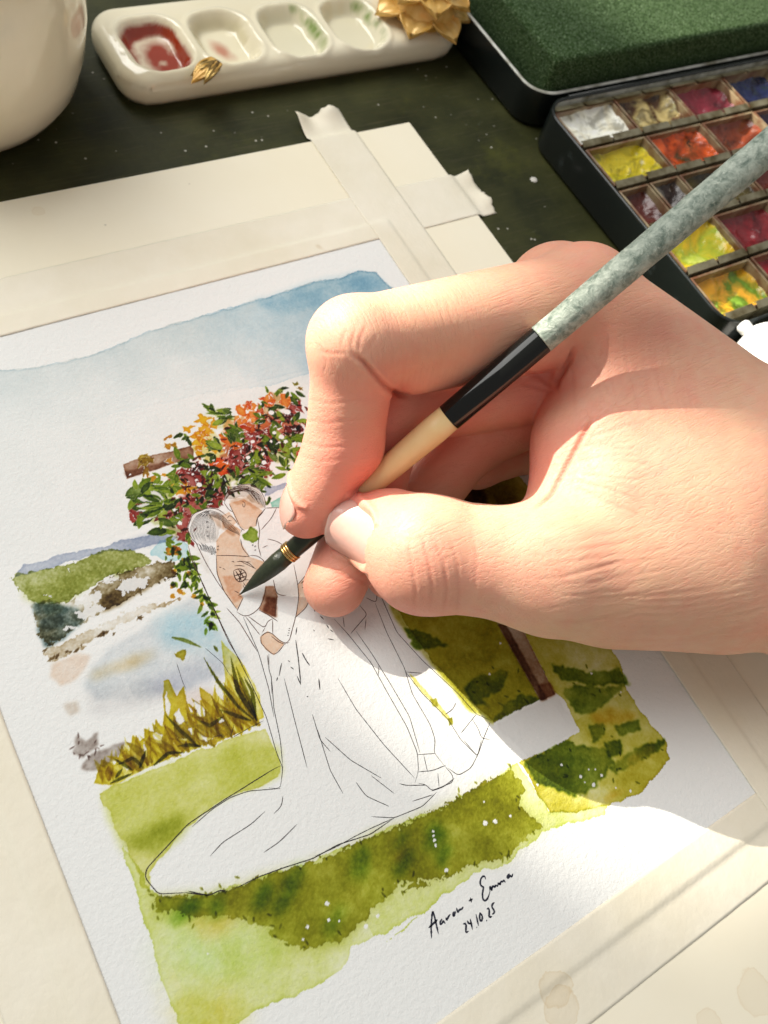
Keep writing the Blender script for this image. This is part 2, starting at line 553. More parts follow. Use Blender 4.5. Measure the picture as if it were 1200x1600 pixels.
for k in range(14):
    p = fE([(285 + 110 * rng.random(), 880 + 80 * rng.random())])[0]
    wash(leaf(p, rng.uniform(0, 6.28), rng.uniform(.6, 1.6), .3), (120, 100, 95), .9, 0, warp=0)

# tall olive grass in front of the shore
gmain = fE([(370, 1060), (395, 965), (450, 990), (480, 910), (505, 950), (520, 870), (545, 900), (570, 880), (560, 850), (600, 860), (610, 810), (640, 840), (640, 660), (660, 655), (690, 720), (720, 680), (740, 780), (790, 790),
            (780, 680), (830, 720), (850, 640), (880, 700), (865, 500), (900, 540), (950, 590), (980, 650), (1015, 720), (1030, 800), (960, 850), (860, 890), (760, 925), (620, 980), (520, 1030), (430, 1070)])
wash(gmain, (196, 176, 24), .8, 0, low=.7, edge=.5, warp=.4)
for k in range(46):
    t = rng.random() ** .8
    b = fE([(400 + 620 * t, 1060 - 225 * t + rng.normal(0, 8))])[0]
    hg = rng.uniform(5, 9) * (.55 + 1.3 * t)
    lf = leaf(b, math.radians(rng.uniform(72, 122)), hg, rng.uniform(.9, 1.7), rng.uniform(-.35, .35))
    lift(lf, .35, warp=.1); wash(lf, [(190, 166, 16), (170, 150, 14), (206, 186, 40)][k % 3], rng.uniform(.9, 1.5), 0, warp=.1, edge=.5)
for q in [[(680, 790), (700, 770), (720, 815), (700, 830)], [(770, 860), (800, 880), (835, 885), (810, 895), (780, 885)], [(760, 740), (800, 770), (800, 800), (770, 790)], [(600, 860), (630, 870), (635, 905), (610, 900)],
          [(830, 650), (868, 700), (870, 740), (845, 700)], [(690, 880), (730, 890), (720, 905)], [(560, 900), (575, 940), (570, 960)], [(840, 800), (880, 815), (860, 825)], [(480, 980), (510, 1000), (495, 1015)],
          [(650, 700), (665, 760), (660, 800), (645, 760)], [(735, 850), (760, 840), (755, 870)]]:
    lift(fE(q), .9)
for k in range(64):
    t = rng.random()
    b = fE([(380 + 640 * t, 1075 - 235 * t - 20 * rng.random())])[0]
    hgt = rng.uniform(3, 7) * (1 + 1.1 * t)
    wash(leaf(b, math.radians(rng.uniform(60, 135)), hgt, rng.uniform(.5, 1.0), rng.uniform(-.5, .5)), (184, 164, 30), rng.uniform(.25, .6), 0, warp=0)
for q, w in [([(1005, 815), (930, 700), (900, 560)], 1.1), ([(990, 810), (930, 760), (850, 660), (790, 560)], .8), ([(980, 815), (880, 780), (850, 770)], .9), ([(1000, 800), (960, 700), (920, 600)], 1.0), ([(870, 800), (820, 835), (765, 810)], .9),
             ([(780, 920), (700, 850), (640, 785)], .8), ([(785, 915), (740, 910), (690, 915)], .8), ([(670, 490), (720, 500), (790, 530)], .9), ([(545, 1000), (570, 930)], .8), ([(560, 1000), (520, 960), (455, 990)], .8),
             ([(600, 990), (660, 940), (725, 940)], .8), ([(450, 1040), (480, 1000)], .7), ([(520, 1010), (440, 960)], .7), ([(850, 545), (835, 520)], .7), ([(430, 1060), (520, 1020)], .7), ([(1000, 810), (985, 700), (950, 640)], .9)]:
    P = fE(q); L = np.linalg.norm(np.diff(P, axis=0), axis=1).sum()
    t = np.linspace(0, 1, 9); s = np.concatenate([[0], np.cumsum(np.linalg.norm(np.diff(P, axis=0), axis=1))]) / L
    C = np.stack([np.interp(t, s, P[:, 0]), np.interp(t, s, P[:, 1])], 1)
    T = np.gradient(C, axis=0); T /= np.linalg.norm(T, axis=1)[:, None]
    N = np.stack([-T[:, 1], T[:, 0]], 1) * (w * .5 * np.sin(np.pi * np.clip(t * .9 + .1, 0, 1)))[:, None]
    wash(np.concatenate([C + N, (C - N)[::-1]]), (100, 104, 14), 1.15, 0, warp=.1, edge=.3)
wash(fE([(680, 550), (720, 538), (725, 575), (715, 585)]), (170, 150, 20), 1, 0)

# lawns
wash(fE([(390, 1100), (470, 1060), (600, 1010), (760, 940), (900, 890), (1035, 840), (1060, 900), (1090, 980), (1090, 1035), (1000, 1080), (880, 1120), (800, 1180), (700, 1260), (620, 1360), (585, 1400), (590, 1470), (560, 1470), (510, 1340), (440, 1210)]), (206, 206, 104), .9, 0, low=.4, edge=.45)
wash(fF([(40, 120), (130, 85), (300, 20), (500, -40), (640, -30), (640, 70), (560, 100), (440, 150), (330, 230), (240, 320), (110, 300), (60, 210)]), (196, 204, 92), .5, .8, low=.6)
wash(fF([(100, 280), (240, 230), (330, 190), (300, 260), (220, 330), (130, 320)]), (140, 150, 40), .6, 1.0, low=.6)
low_lawn = fF([(100, 300), (200, 320), (186, 390), (190, 430), (230, 465), (400, 470), (560, 410), (760, 350), (900, 290), (1200, 160)])
wash(np.concatenate([fF([(105, 300), (180, 400), (190, 430), (230, 465), (330, 480), (420, 465), (560, 410), (760, 350), (920, 280), (1060, 220), (1200, 165)]),
                     fG([(230, 590), (330, 545), (420, 480), (520, 640), (700, 620), (690, 650), (520, 690), (420, 760), (390, 800), (280, 830), (160, 920), (60, 1010), (0, 1050)]),
                     fF([(1130, 520), (1000, 590), (880, 640), (840, 720), (720, 790), (640, 830), (560, 850), (480, 905), (400, 960), (330, 1000), (300, 900), (240, 760), (200, 600), (160, 460)])]),
     (205, 214, 116), .95, 0, low=.5, edge=.55)
wash(fF([(210, 620), (420, 560), (600, 600), (640, 700), (420, 760), (260, 740)]), (196, 226, 150), .6, 3, low=.8)
wash(fF([(340, 530), (470, 520), (480, 580), (380, 620)]), (238, 190, 90), .8, 1.2)
wash(fF([(240, 760), (420, 780), (520, 860), (400, 960), (300, 900)]), (226, 206, 90), .7, 2.5, low=.8)
wash(fF([(210, 500), (280, 470), (340, 540), (300, 580), (220, 560)]), (180, 196, 84), .6, .8)
dark = np.concatenate([fF([(225, 470), (280, 470), (380, 470), (450, 455), (520, 430), (640, 385), (720, 365), (780, 350), (920, 280), (1060, 230), (1200, 165)]),
                       fG([(100, 650), (240, 590), (300, 548), (400, 505), (440, 560), (420, 600), (440, 640), (500, 680), (460, 710), (380, 780), (280, 800), (160, 860), (90, 850), (60, 890)]),
                       fF([(1200, 410), (1040, 420), (1000, 470), (960, 500), (880, 590), (830, 630), (720, 650), (640, 620), (600, 600), (620, 570), (540, 560), (430, 535), (340, 550), (290, 520), (215, 525)])])
wash(dark, (142, 138, 20), 1.0, 0, low=.55, edge=.25, warp=.9, wsc=.9)
wash(dark, (150, 150, 50), .4, 1.2, low=.9)
for x, y, r in [(330, 512, 40), (420, 512, 40), (580, 470, 44), (680, 430, 40), (640, 500, 40), (900, 380, 45), (1060, 340, 50), (1150, 270, 60), (1050, 280, 30), (1180, 340, 40), (820, 560, 40)]:
    wash(blob(fF([(x, y)])[0], r / 2.143 / 7.6, sq=.5, ang=.5), (70, 130, 20), .75, .9, low=.5)
for x, y in [(1050, 330)]:
    wash(blob(fF([(x, y)])[0], 2.2, sq=.5, ang=.5), (214, 170, 70), .6, .5)
for k in range(60):
    i = rng.integers(0, len(dark)); p = dark[i] + rng.normal(0, .7, 2)
    wash(leaf(p, math.radians(rng.uniform(40, 140)), rng.uniform(.7, 1.7), .45), (120, 122, 22), .8, 0, warp=0)
wash(np.concatenate([fF([(190, 440), (240, 468), (330, 462), (400, 475)]), fF([(330, 490), (240, 478), (200, 455)])]), (200, 200, 120), .6, .2)

# grass on the right, behind the couple and under the hand
rg = np.concatenate([mm([(560, 830), (600, 920), (640, 985), (680, 1040), (740, 1100), (770, 1127)]), fG([(340, 360), (400, 330), (490, 285), (535, 265), (560, 285), (612, 385), (560, 415), (450, 470), (420, 480), (470, 560), (520, 640), (600, 640), (700, 620), (800, 580), (860, 510), (890, 470), (885, 420), (830, 360), (760, 260), (735, 170), (700, 100), (640, 20)]), mm([(900, 900), (840, 780), (780, 700), (640, 690)])])
wash(rg, (178, 168, 40), 1.0, 0, low=.5, edge=.4, warp=.6)
wash(np.concatenate([fG([(30, 20), (80, 90), (160, 190), (260, 310), (340, 358), (400, 330), (490, 285), (440, 180), (370, 70)]), mm([(780, 900), (620, 860), (590, 880)])]), (150, 146, 26), .9, .3, low=.6)
wash(mm([(640, 700), (800, 740), (830, 800), (760, 860), (620, 860), (570, 850)]), (120, 100, 40), 1.1, 1.2, low=.7)
wash(mm([(690, 720), (745, 735), (760, 790), (680, 800)]), (70, 40, 50), 1.0, .5, low=.7)
for q in [[(250, 260), (290, 215), (370, 195), (390, 200), (360, 260), (300, 280), (330, 300), (280, 300)], [(340, 355), (380, 300), (440, 270), (500, 285), (440, 320)], [(60, 60), (160, 90), (200, 120), (100, 130)],
          [(560, 260), (600, 240), (680, 250), (770, 235), (700, 290), (650, 330), (600, 330)], [(520, 175), (640, 200), (690, 195), (740, 190), (760, 235), (680, 240), (560, 230)], [(440, 480), (500, 450), (560, 410), (600, 430), (690, 440), (720, 480), (660, 560), (600, 590), (520, 560), (470, 540)],
          [(640, 370), (690, 360), (690, 400), (650, 420)], [(720, 370), (800, 350), (800, 380), (730, 400)], [(780, 440), (880, 405), (880, 425), (820, 470), (720, 520), (700, 500)], [(690, 420), (740, 410), (740, 450), (700, 470)]]:
    wash(fG(q), (84, 110, 18), .95, .12, low=.6, edge=.35, warp=.8, wsc=1.1)
for q in [[(640, 330), (720, 310), (800, 330), (760, 360), (660, 360)], [(760, 470), (840, 420), (850, 450), (770, 500)], [(580, 590), (680, 600), (760, 560), (700, 610)]]:
    wash(fG(q), (216, 160, 40), .7, .6, low=.6)
for k in range(36):
    q = [(250 + 500 * rng.random(), 180 + 130 * rng.random())] if k % 2 else [(450 + 430 * rng.random(), 380 + 180 * rng.random())]
    p = fG(q)[0]
    if inside(rg, np.array([[p[0]]]), np.array([[p[1]]]))[0, 0]:
        wash(leaf(p, math.radians(rng.uniform(40, 150)), rng.uniform(.8, 2.2), .5, rng.uniform(-.4, .4)), (96, 110, 14), .7, 0, warp=0)
wash(fG([(75, 200), (100, 225), (160, 290), (215, 350), (212, 365), (150, 300), (90, 235)]), (214, 206, 100), .8, 0)
wash(fG([(140, 285), (160, 280), (165, 305), (150, 305)]), (150, 150, 40), .8, 0)
wash(fG([(200, 345), (215, 345), (218, 365), (205, 365)]), (150, 150, 40), .8, 0)
# wooden post and its block
lift(fG([(340, 360), (400, 330), (490, 285), (535, 265), (560, 285), (612, 385), (560, 415), (450, 470)]), 1.0)
wash(fG([(350, 365), (535, 268), (612, 385), (450, 470)]), (226, 226, 226), .6, .2)
post = fG([(355, 50), (425, 50), (535, 270), (490, 290)])
lift(post, 1.0, 0, warp=.1)
wash(post, (158, 122, 92), 1.1, 0, low=.4, warp=.15)
wash(fG([(355, 50), (380, 50), (510, 285), (490, 290)]), (92, 62, 44), 1.0, .1, warp=.15)
wash(fG([(480, 240), (520, 232), (538, 270), (492, 290)]), (120, 70, 44), .9, .1, warp=.15)

# beam, flowers and leaves of the arch
beam = fC([(8, 545), (100, 510), (200, 480), (300, 465), (430, 425), (450, 450), (450, 500), (380, 515), (300, 545), (140, 600), (35, 630)])
wash(beam, (128, 82, 56), 1.1, 0, low=.5, warp=.25, edge=.4)
wash(fC([(20, 590), (140, 560), (300, 520), (300, 545), (140, 600), (35, 630)]), (110, 66, 46), .7, .2)


def spot(px, py, jit=8): return fC([(px + rng.normal(0, jit), py + rng.normal(0, jit))])[0]


for (x, y, r, c) in [(430, 640, 110, (190, 110, 96)), (480, 760, 110, (176, 84, 78)), (740, 480, 110, (186, 96, 86)), (900, 350, 130, (190, 100, 78)), (1040, 280, 110, (180, 96, 70)), (560, 420, 110, (206, 186, 80)), (700, 330, 100, (214, 150, 84)),
                     (250, 790, 110, (150, 160, 70)), (340, 930, 80, (130, 120, 60)), (620, 620, 90, (140, 150, 60)), (800, 620, 90, (130, 140, 50)), (1020, 480, 90, (120, 130, 50)), (620, 260, 80, (170, 176, 80)), (960, 170, 90, (190, 140, 80))]:
    wash(blob(fC([(x, y)])[0], r / 4 / 6.2, n=17, j=.5), c, .75, .25, low=.8, warp=.9, wsc=1.0, edge=.3)
PXC = 1.5 / 4 / 6.2      # crop pixels -> mm on the sheet there
red, dred, orange, yel, gl, gd = (176, 82, 74), (128, 48, 46), (226, 132, 44), (226, 174, 26), (124, 148, 26), (62, 86, 14)
for (x, y, r, c) in [(430, 620, 75, red), (500, 590, 50, dred), (400, 650, 50, red), (470, 760, 90, red), (560, 740, 60, red), (360, 840, 60, red), (380, 900, 50, red), (395, 1000, 40, red), (740, 440, 55, dred), (720, 500, 60, red),
                     (780, 540, 55, red), (700, 570, 40, red), (820, 580, 55, red), (860, 340, 70, red), (930, 360, 60, red), (820, 360, 50, red), (1000, 300, 55, (190, 90, 60)), (980, 400, 55, (180, 90, 60)), (1050, 250, 40, dred), (1080, 180, 40, red),
                     (920, 490, 40, red), (880, 580, 40, red), (1090, 330, 40, dred), (110, 830, 40, red), (90, 790, 18, red), (230, 870, 24, dred), (620, 700, 28, (214, 130, 126)), (600, 760, 40, red), (1090, 460, 30, (190, 90, 60)),
                     (690, 390, 55, orange), (605, 565, 42, (232, 128, 40)), (800, 180, 36, orange), (830, 230, 40, orange), (750, 215, 30, orange), (740, 270, 45, orange), (880, 270, 40, (210, 110, 60)), (930, 150, 36, orange), (1020, 140, 34, orange), (870, 200, 30, (200, 100, 60)),
                     (780, 310, 40, (214, 120, 60)), (920, 430, 34, orange), (530, 320, 45, yel), (510, 260, 30, yel), (580, 285, 26, yel), (490, 380, 40, yel), (540, 410, 34, yel), (490, 470, 28, yel), (580, 460, 26, yel), (420, 320, 26, yel), (350, 680, 36, yel),
                     (380, 700, 24, yel), (425, 695, 20, yel), (170, 640, 26, (200, 150, 30)), (160, 660, 18, yel), (295, 370, 18, (200, 150, 40)), (285, 425, 20, (200, 150, 40)), (325, 420, 14, (190, 150, 40)), (270, 612, 14, yel), (300, 520, 20, (220, 160, 50)),
                     (145, 520, 34, (170, 140, 40)), (150, 590, 20, (170, 130, 40)), (320, 1085, 24, (210, 150, 30)), (1088, 40, 12, (150, 140, 40)), (1115, 65, 12, (170, 140, 40))]:
    for k in range(4 if r > 30 else 1):
        p = spot(x, y, r * .3 if r > 30 else 1)
        bl_ = blob(p, r * PXC * (rng.uniform(.5, .85) if r > 30 else 1), sq=rng.uniform(.5, 1), ang=rng.uniform(0, 3))
        lift(bl_, .55, warp=.25); wash(bl_, c, rng.uniform(1.1, 2.1) if r > 30 else 1.6, 0, warp=.35, wsc=1.2, edge=.4)
for (x, y, r) in [(640, 230, 50), (580, 210, 40), (680, 220, 40), (640, 320, 45), (860, 390, 40), (830, 460, 50), (590, 390, 50), (600, 440, 50), (560, 470, 40), (430, 520, 40), (350, 530, 50), (380, 340, 35), (400, 370, 30), (520, 560, 40), (600, 650, 70), (640, 610, 50),
                  (560, 670, 40), (760, 630, 70), (850, 630, 70), (720, 630, 50), (900, 690, 30), (1000, 440, 60), (1040, 480, 60), (960, 520, 50), (1040, 560, 50), (1050, 610, 25), (1060, 380, 50), (930, 200, 45), (900, 260, 40), (970, 110, 40), (1050, 100, 40), (910, 95, 20), (985, 70, 16),
                  (870, 150, 30), (760, 380, 50), (690, 300, 50), (940, 280, 45), (1080, 280, 40), (160, 760, 70), (220, 790, 70), (130, 730, 60), (260, 720, 60), (180, 850, 60), (250, 850, 50), (290, 790, 50), (350, 770, 45), (300, 900, 50), (330, 960, 55), (260, 940, 25), (290, 620, 40), (240, 640, 40),
                  (330, 600, 30), (460, 820, 40), (430, 800, 30), (540, 770, 35), (500, 730, 35), (610, 800, 25), (400, 980, 30), (680, 840, 20), (910, 790, 30), (290, 1020, 30), (350, 1060, 26), (410, 1130, 40), (440, 1180, 40), (270, 1095, 20), (330, 870, 30), (1000, 550, 40), (930, 580, 30), (720, 330, 35)]:
    base = rng.uniform(0, 2 * math.pi)
    for k in range(max(2, int(r / 10))):
        p = spot(x, y, r * .38)
        ln = r * PXC * rng.uniform(.9, 1.7)
        c = gd if rng.random() < .42 else gl
        lf = leaf(p, base + rng.normal(0, .55), ln, ln * rng.uniform(.26, .42), rng.normal(0, .5))
        lift(lf, .8, warp=.1); wash(lf, c, rng.uniform(1.2, 1.9), 0, warp=.12, wsc=1.4, edge=.3)
# long feathery leaves on the far left
for (x, y, a, ln, w) in [(250, 800, 160, 6.6, 1.5), (260, 790, 140, 5.6, 1.6), (260, 760, 120, 4.2, 1.5), (250, 830, 190, 6, 1.3), (255, 800, 172, 7, 1.1), (300, 700, 135, 5, .8), (240, 770, 150, 6, 1.2), (700, 250, 150, 5, .7), (690, 240, 160, 6, .8), (620, 225, 165, 5, .8), (850, 620, -60, 5, 1.3), (800, 600, 200, 5, 1.5), (1060, 470, -70, 5.5, .9), (1040, 560, -80, 4, .9), (1020, 500, -110, 4, 1.0)]:
    for k in range(2):
        if k == 0: lift(leaf(fC([(x, y)])[0], math.radians(a), ln, w, 0), .7)
        wash(leaf(fC([(x, y)])[0] + rng.normal(0, .35, 2), math.radians(a + rng.normal(0, 8)), ln * rng.uniform(.8, 1.05), w, rng.normal(0, .25)), gl if k else (100, 128, 24), .95, 0, warp=.1)
# figures: skin and hair
skin_c = (226, 184, 152)
lift(fB([(400, 210), (430, 140), (520, 88), (600, 80), (680, 125), (722, 200), (725, 268), (860, 262), (900, 400), (860, 600), (740, 720), (640, 860), (560, 900), (500, 1070), (345, 790), (330, 650), (215, 590), (150, 520), (115, 420), (150, 322), (280, 268), (400, 275), (436, 240)]), 1.0, 0, warp=.15)
for q in [[(470, 300), (440, 230), (520, 210), (560, 200), (640, 250), (700, 290), (660, 350), (650, 410), (560, 440), (510, 400)],
          [(340, 530), (370, 480), (470, 400), (530, 440), (520, 520), (600, 650), (720, 690), (660, 760), (640, 830), (560, 880), (520, 930), (550, 970), (500, 1060), (400, 920), (345, 780), (340, 660)],
          [(680, 1280), (740, 1230), (790, 1260), (870, 1330), (790, 1420), (720, 1370), (690, 1320)], [(975, 870), (1060, 790), (1100, 900), (1040, 1040), (960, 1120), (985, 1000)], [(380, 330), (440, 300), (500, 380), (440, 430), (390, 420)]]:
    wash(fB(q), skin_c, .95, 0, low=.3, warp=.15, edge=.3)
wash(fB([(390, 800), (470, 800), (540, 870), (520, 930), (550, 970), (490, 1010), (430, 930)]), (214, 160, 130), .7, .15, warp=.3)
wash(fB([(440, 210), (520, 200), (600, 160), (680, 220), (720, 270), (650, 280), (560, 220), (500, 240)]), (196, 160, 130), .7, .15)
wash(fB([(400, 200), (440, 130), (560, 80), (660, 120), (720, 200), (715, 275), (640, 230), (560, 170), (470, 200)]), (206, 196, 186), .7, 0, low=.8)
wash(fB([(270, 330), (350, 300), (420, 400), (500, 420), (480, 480), (400, 450), (330, 380)]), (190, 150, 120), .6, .15)
wash(fB([(130, 400), (160, 320), (280, 270), (400, 300), (380, 420), (340, 520), (220, 560), (150, 500)]), (212, 206, 200), .7, 0, low=.8)
for q in [[(720, 880), (790, 880), (820, 960), (800, 1120), (740, 1100), (670, 1060), (700, 980)]]:
    wash(fB(q), (150, 96, 66), 1.15, 0, low=.5, warp=.2)
    wash(fB([(720, 980), (800, 960), (800, 1120), (700, 1070)]), (110, 64, 44), .9, .1)
wash(fB([(545, 480), (600, 425), (670, 450), (680, 510), (620, 540), (560, 520)]), (96, 124, 16), 1.2, 0)
wash(fB([(720, 110), (830, 80), (940, 60), (940, 95), (800, 140), (720, 180)]), (160, 168, 192), 1, 0)
wash(fB([(760, 230), (850, 180), (900, 150), (900, 260), (760, 265)]), (150, 206, 190), 1, 0)
wash(mm([(300, 850), (325, 870), (330, 900), (310, 880)]), (230, 226, 220), .6, .2)

# trailing greenery beside the veil
for (x, y) in [(20, 570), (60, 600), (110, 640), (130, 700), (150, 760), (100, 780), (90, 840), (60, 700), (180, 800), (180, 860), (30, 760), (220, 900), (220, 960), (240, 940), (280, 1010), (290, 1070), (310, 1100), (280, 1150), (270, 1190), (300, 1160), (20, 850), (120, 860), (250, 990)]:
    for k in range(3):
        p = fB([(x + rng.normal(0, 14), y + rng.normal(0, 14))])[0]
        wash(leaf(p, math.radians(rng.uniform(200, 330)), rng.uniform(1.4, 3.2), rng.uniform(.5, 1.0), rng.normal(0, .5)), gd if k == 0 else gl, 1.0, 0, warp=.1)
for (x, y, s) in [(60, 920, 22), (165, 960, 20), (228, 1022, 16), (10, 760, 22), (125, 780, 18), (20, 590, 20), (80, 670, 14), (0, 880, 20), (0, 960, 18), (85, 935, 14)]:
    wash(blob(fB([(x, y)])[0], s / 5 / 6.6, j=.3), (206, 152, 26), 1.1, 0, warp=.1)
for k in range(170):
    t = rng.random(); p = fC([(300 + 800 * t + rng.normal(0, 50), 800 - 560 * t + rng.normal(0, 95))])[0]
    ln = rng.uniform(1.0, 2.6)
    wash(leaf(p, rng.uniform(0, 6.28), ln, ln * rng.uniform(.22, .4), rng.normal(0, .6)), [(58, 66, 14), (96, 40, 34), (150, 70, 40), (104, 118, 20)][rng.integers(0, 4)], rng.uniform(.9, 1.6), 0, warp=0)
# white gouache
for (x, y, r) in [(450, 552, 12), (445, 603, 8), (935, 218, 18), (1035, 215, 22), (955, 345, 13), (935, 398, 10), (980, 322, 8), (870, 165, 8), (838, 202, 8), (985, 405, 8), (1025, 400, 14), (1080, 415, 16), (485, 670, 16), (700, 540, 6), (53, 606, 6), (330, 826, 10), (365, 910, 14), (905, 330, 6), (1000, 370, 18), (820, 400, 14), (640, 440, 8), (890, 530, 16), (790, 500, 14), (470, 640, 8), (560, 320, 5)]:
    lift(dot(fC([(x, y)])[0], r * PXC * .66), .95, .06, warp=.1)
for k in range(90):
    t = rng.random(); p = fC([(330 + 760 * t + rng.normal(0, 40), 720 - 480 * t + rng.normal(0, 90))])[0]
    lift(leaf(p, rng.uniform(0, 6.28), rng.uniform(.8, 2.2), rng.uniform(.12, .3), rng.normal(0, .8)), .75, .05, warp=.1)
for (x, y, r) in [(795, 497, 7), (800, 552, 5), (835, 555, 4), (730, 575, 5), (715, 617, 4), (965, 538, 6), (925, 573, 7), (1155, 285, 5), (1158, 300, 4), (1150, 255, 4), (1195, 385, 6), (395, 665, 3)]:
    lift(dot(fF([(x, y)])[0], r / 2.143 / 7.5), .95, .06, warp=.1)
for (x, y, r) in [(316, 672, 8), (348, 667, 7), (312, 605, 3), (395, 650, 4), (480, 553, 4), (555, 490, 4), (615, 527, 5), (655, 553, 7), (680, 523, 5), (640, 505, 3), (660, 505, 3), (628, 545, 3), (770, 572, 4), (725, 562, 3), (155, 712, 4), (157, 725, 3), (162, 745, 3), (330, 207, 4), (363, 110, 4), (648, 205, 4), (193, 820, 4), (740, 262, 3), (480, 405, 4)]:
    lift(dot(fG([(x, y)])[0], r / 2 / 7.3), .95, .06, warp=.1)

# ---- sheet object: fine grid that carries the paint, thin rim around it
GS = 1
cv = canvas[:NX // GS * GS, :NY // GS * GS].reshape(NX // GS, GS, NY // GS, GS, 3).mean((1, 3))
gn, gm = cv.shape[:2]
gx = VX0 + RR * GS * (np.arange(gn) + .5); gy = VY0 + RR * GS * (np.arange(gm) + .5)
V = np.zeros((gn, gm, 3)); V[..., 0] = gx[:, None]; V[..., 1] = gy[None, :]
idx = np.arange(gn * gm).reshape(gn, gm)
Q = np.stack([idx[:-1, :-1], idx[1:, :-1], idx[1:, 1:], idx[:-1, 1:]], -1).reshape(-1, 4)
PAPER = np.array([0.79, 0.80, 0.785])
CV = cv ** 0.62 * PAPER

paper = G('watercolour_paper', 0.75, 0.25)
paper.base(paper.attr('paint').outputs['Color'])
h1 = paper.noise(900, 3, .6)
h2 = paper.noise(2600, 2, .5)
h3 = paper.noise(230, 2, .5)
hh = paper.math('ADD', paper.math('ADD', h1, paper.math('MULTIPLY', h2, .35)), paper.math('MULTIPLY', h3, .5))
paper.normal(paper.bump(hh, 0.2, 0.95))
sheet = empty('watercolour_painting', (58, 57, 0))
tag(sheet, 'unfinished watercolour of an embracing couple under a flower arch, taped down by its edges', 'painting')
me = bpy.data.meshes.new('paper_sheet')
Vf = (V.reshape(-1, 3) - [58, 57, 0]) * 0.001
me.vertices.add(len(Vf)); me.vertices.foreach_set('co', Vf.astype(np.float32).ravel())
me.loops.add(Q.size); me.loops.foreach_set('vertex_index', Q.astype(np.int32).ravel())
me.polygons.add(len(Q)); me.polygons.foreach_set('loop_start', np.arange(0, Q.size, 4, dtype=np.int32))
me.polygons.foreach_set('loop_total', np.full(len(Q), 4, np.int32))
me.update(calc_edges=True)
me.materials.append(paper.m)
po = bpy.data.objects.new('paper_sheet', me); col.objects.link(po); po.parent = sheet
set_attr(po, 'paint', CV.reshape(-1, 3))


# ---- ink: pen lines drawn over the paint
def ribbon(C, w, z=0.035, taper=True):
    C = np.asarray(C, float)
    if len(C) > 2:                                            # smooth the polyline
        s = np.concatenate([[0], np.cumsum(np.linalg.norm(np.diff(C, axis=0), axis=1))])
        m = max(6, int(s[-1] / .35)); t = np.linspace(0, s[-1], m)
        C = np.stack([np.interp(t, s, C[:, 0]), np.interp(t, s, C[:, 1])], 1)
        for _ in range(5): C[1:-1] = (C[:-2] + 2 * C[1:-1] + C[2:]) / 4
    else:
        t = np.linspace(0, 1, max(3, int(np.linalg.norm(C[1] - C[0]) / .5)))[:, None]; C = C[0] + (C[1] - C[0]) * t
    T = np.gradient(C, axis=0); T /= np.maximum(np.linalg.norm(T, axis=1), 1e-6)[:, None]
    n = len(C); u = np.linspace(0, 1, n)
    ww = w * .5 * (1 + .35 * (rng.random(n) - .5))
    if taper: ww = ww * np.clip(np.minimum(u, 1 - u) * 6 + .35, 0, 1)
    N = np.stack([-T[:, 1], T[:, 0]], 1) * ww[:, None]
    v = [(a[0], a[1], z) for a in C + N] + [(a[0], a[1], z) for a in C - N]
    return v, [(i, n + i, n + i + 1, i + 1) for i in range(n - 1)]


class Ink:
    def __init__(s): s.v, s.f = [], []
    def add(s, C, w=.22, z=.035):
        v, f = ribbon(C, w, z); o = len(s.v)
        s.v += v; s.f += [tuple(i + o for i in q) for q in f]


ink_m = G('ink', 0.6, 0.3); ink_m.base((0.022, 0.016, 0.018))
ink_b = G('sepia_ink', 0.6, 0.3); ink_b.base((0.085, 0.035, 0.02))
k = Ink(); thin = .13
for q in [[(0, 20), (40, 130), (130, 320), (230, 520), (290, 650), (330, 790), (355, 850), (345, 930), (300, 928)], [(345, 930), (220, 940), (150, 965), (80, 1010), (0, 1080)], [(310, 490), (320, 620), (345, 740), (355, 850)],
          [(300, 405), (300, 470), (310, 490), (312, 560)], [(355, 960), (350, 1000), (320, 1028)], [(285, 1020), (230, 1070), (120, 1140), (70, 1195)], [(555, 268), (610, 328), (700, 440), (760, 550), (840, 690), (880, 790), (885, 860), (870, 910)],
          [(640, 315), (700, 400), (780, 530), (850, 650), (890, 790)], [(620, 325), (685, 250), (655, 215)], [(680, 185), (720, 205), (725, 145)], [(715, 205), (760, 320), (830, 460), (860, 560), (930, 680), (950, 740), (945, 790), (985, 840)],
          [(880, 798), (950, 793)], [(885, 865), (940, 860), (990, 840)], [(905, 800), (920, 865)], [(985, 840), (1020, 880), (1020, 905), (935, 940), (915, 915), (885, 910)], [(1025, 890), (980, 925), (935, 940)], [(960, 870), (965, 925)],
          [(810, 910), (830, 918), (915, 917)], [(860, 980), (940, 955)], [(955, 945), (900, 1000), (790, 1045), (700, 1040)], [(790, 1045), (700, 1085), (640, 1115), (560, 1160), (480, 1195)], [(835, 475), (900, 480)], [(835, 475), (900, 560), (1000, 660), (1050, 740), (1115, 805)],
          [(1000, 850), (1040, 880), (1090, 850), (1120, 790), (1140, 730), (1165, 670)], [(1050, 715), (1110, 640)], [(1095, 660), (1120, 700), (1130, 735), (1165, 738)], [(1060, 740), (1115, 805), (1130, 740)], [(990, 640), (1020, 620), (1030, 595)], [(725, 150), (800, 320), (900, 430), (1040, 560), (1110, 640), (1170, 665)],
          [(640, 905), (680, 960), (770, 1000)], [(360, 500), (400, 660), (450, 850)], [(470, 640), (500, 740), (540, 785)], [(700, 880), (790, 950)], [(520, 730), (620, 820), (740, 890)], [(490, 700), (540, 860), (590, 950)], [(570, 500), (640, 620), (750, 760), (870, 890)],
          [(410, 1070), (340, 1140), (280, 1180)], [(590, 260), (595, 300)], [(680, 270), (675, 310)], [(730, 450), (728, 490)], [(200, 260), (260, 400), (300, 540), (320, 650)]]:
    k.add(fA(q), .15 if len(q) > 2 else thin)
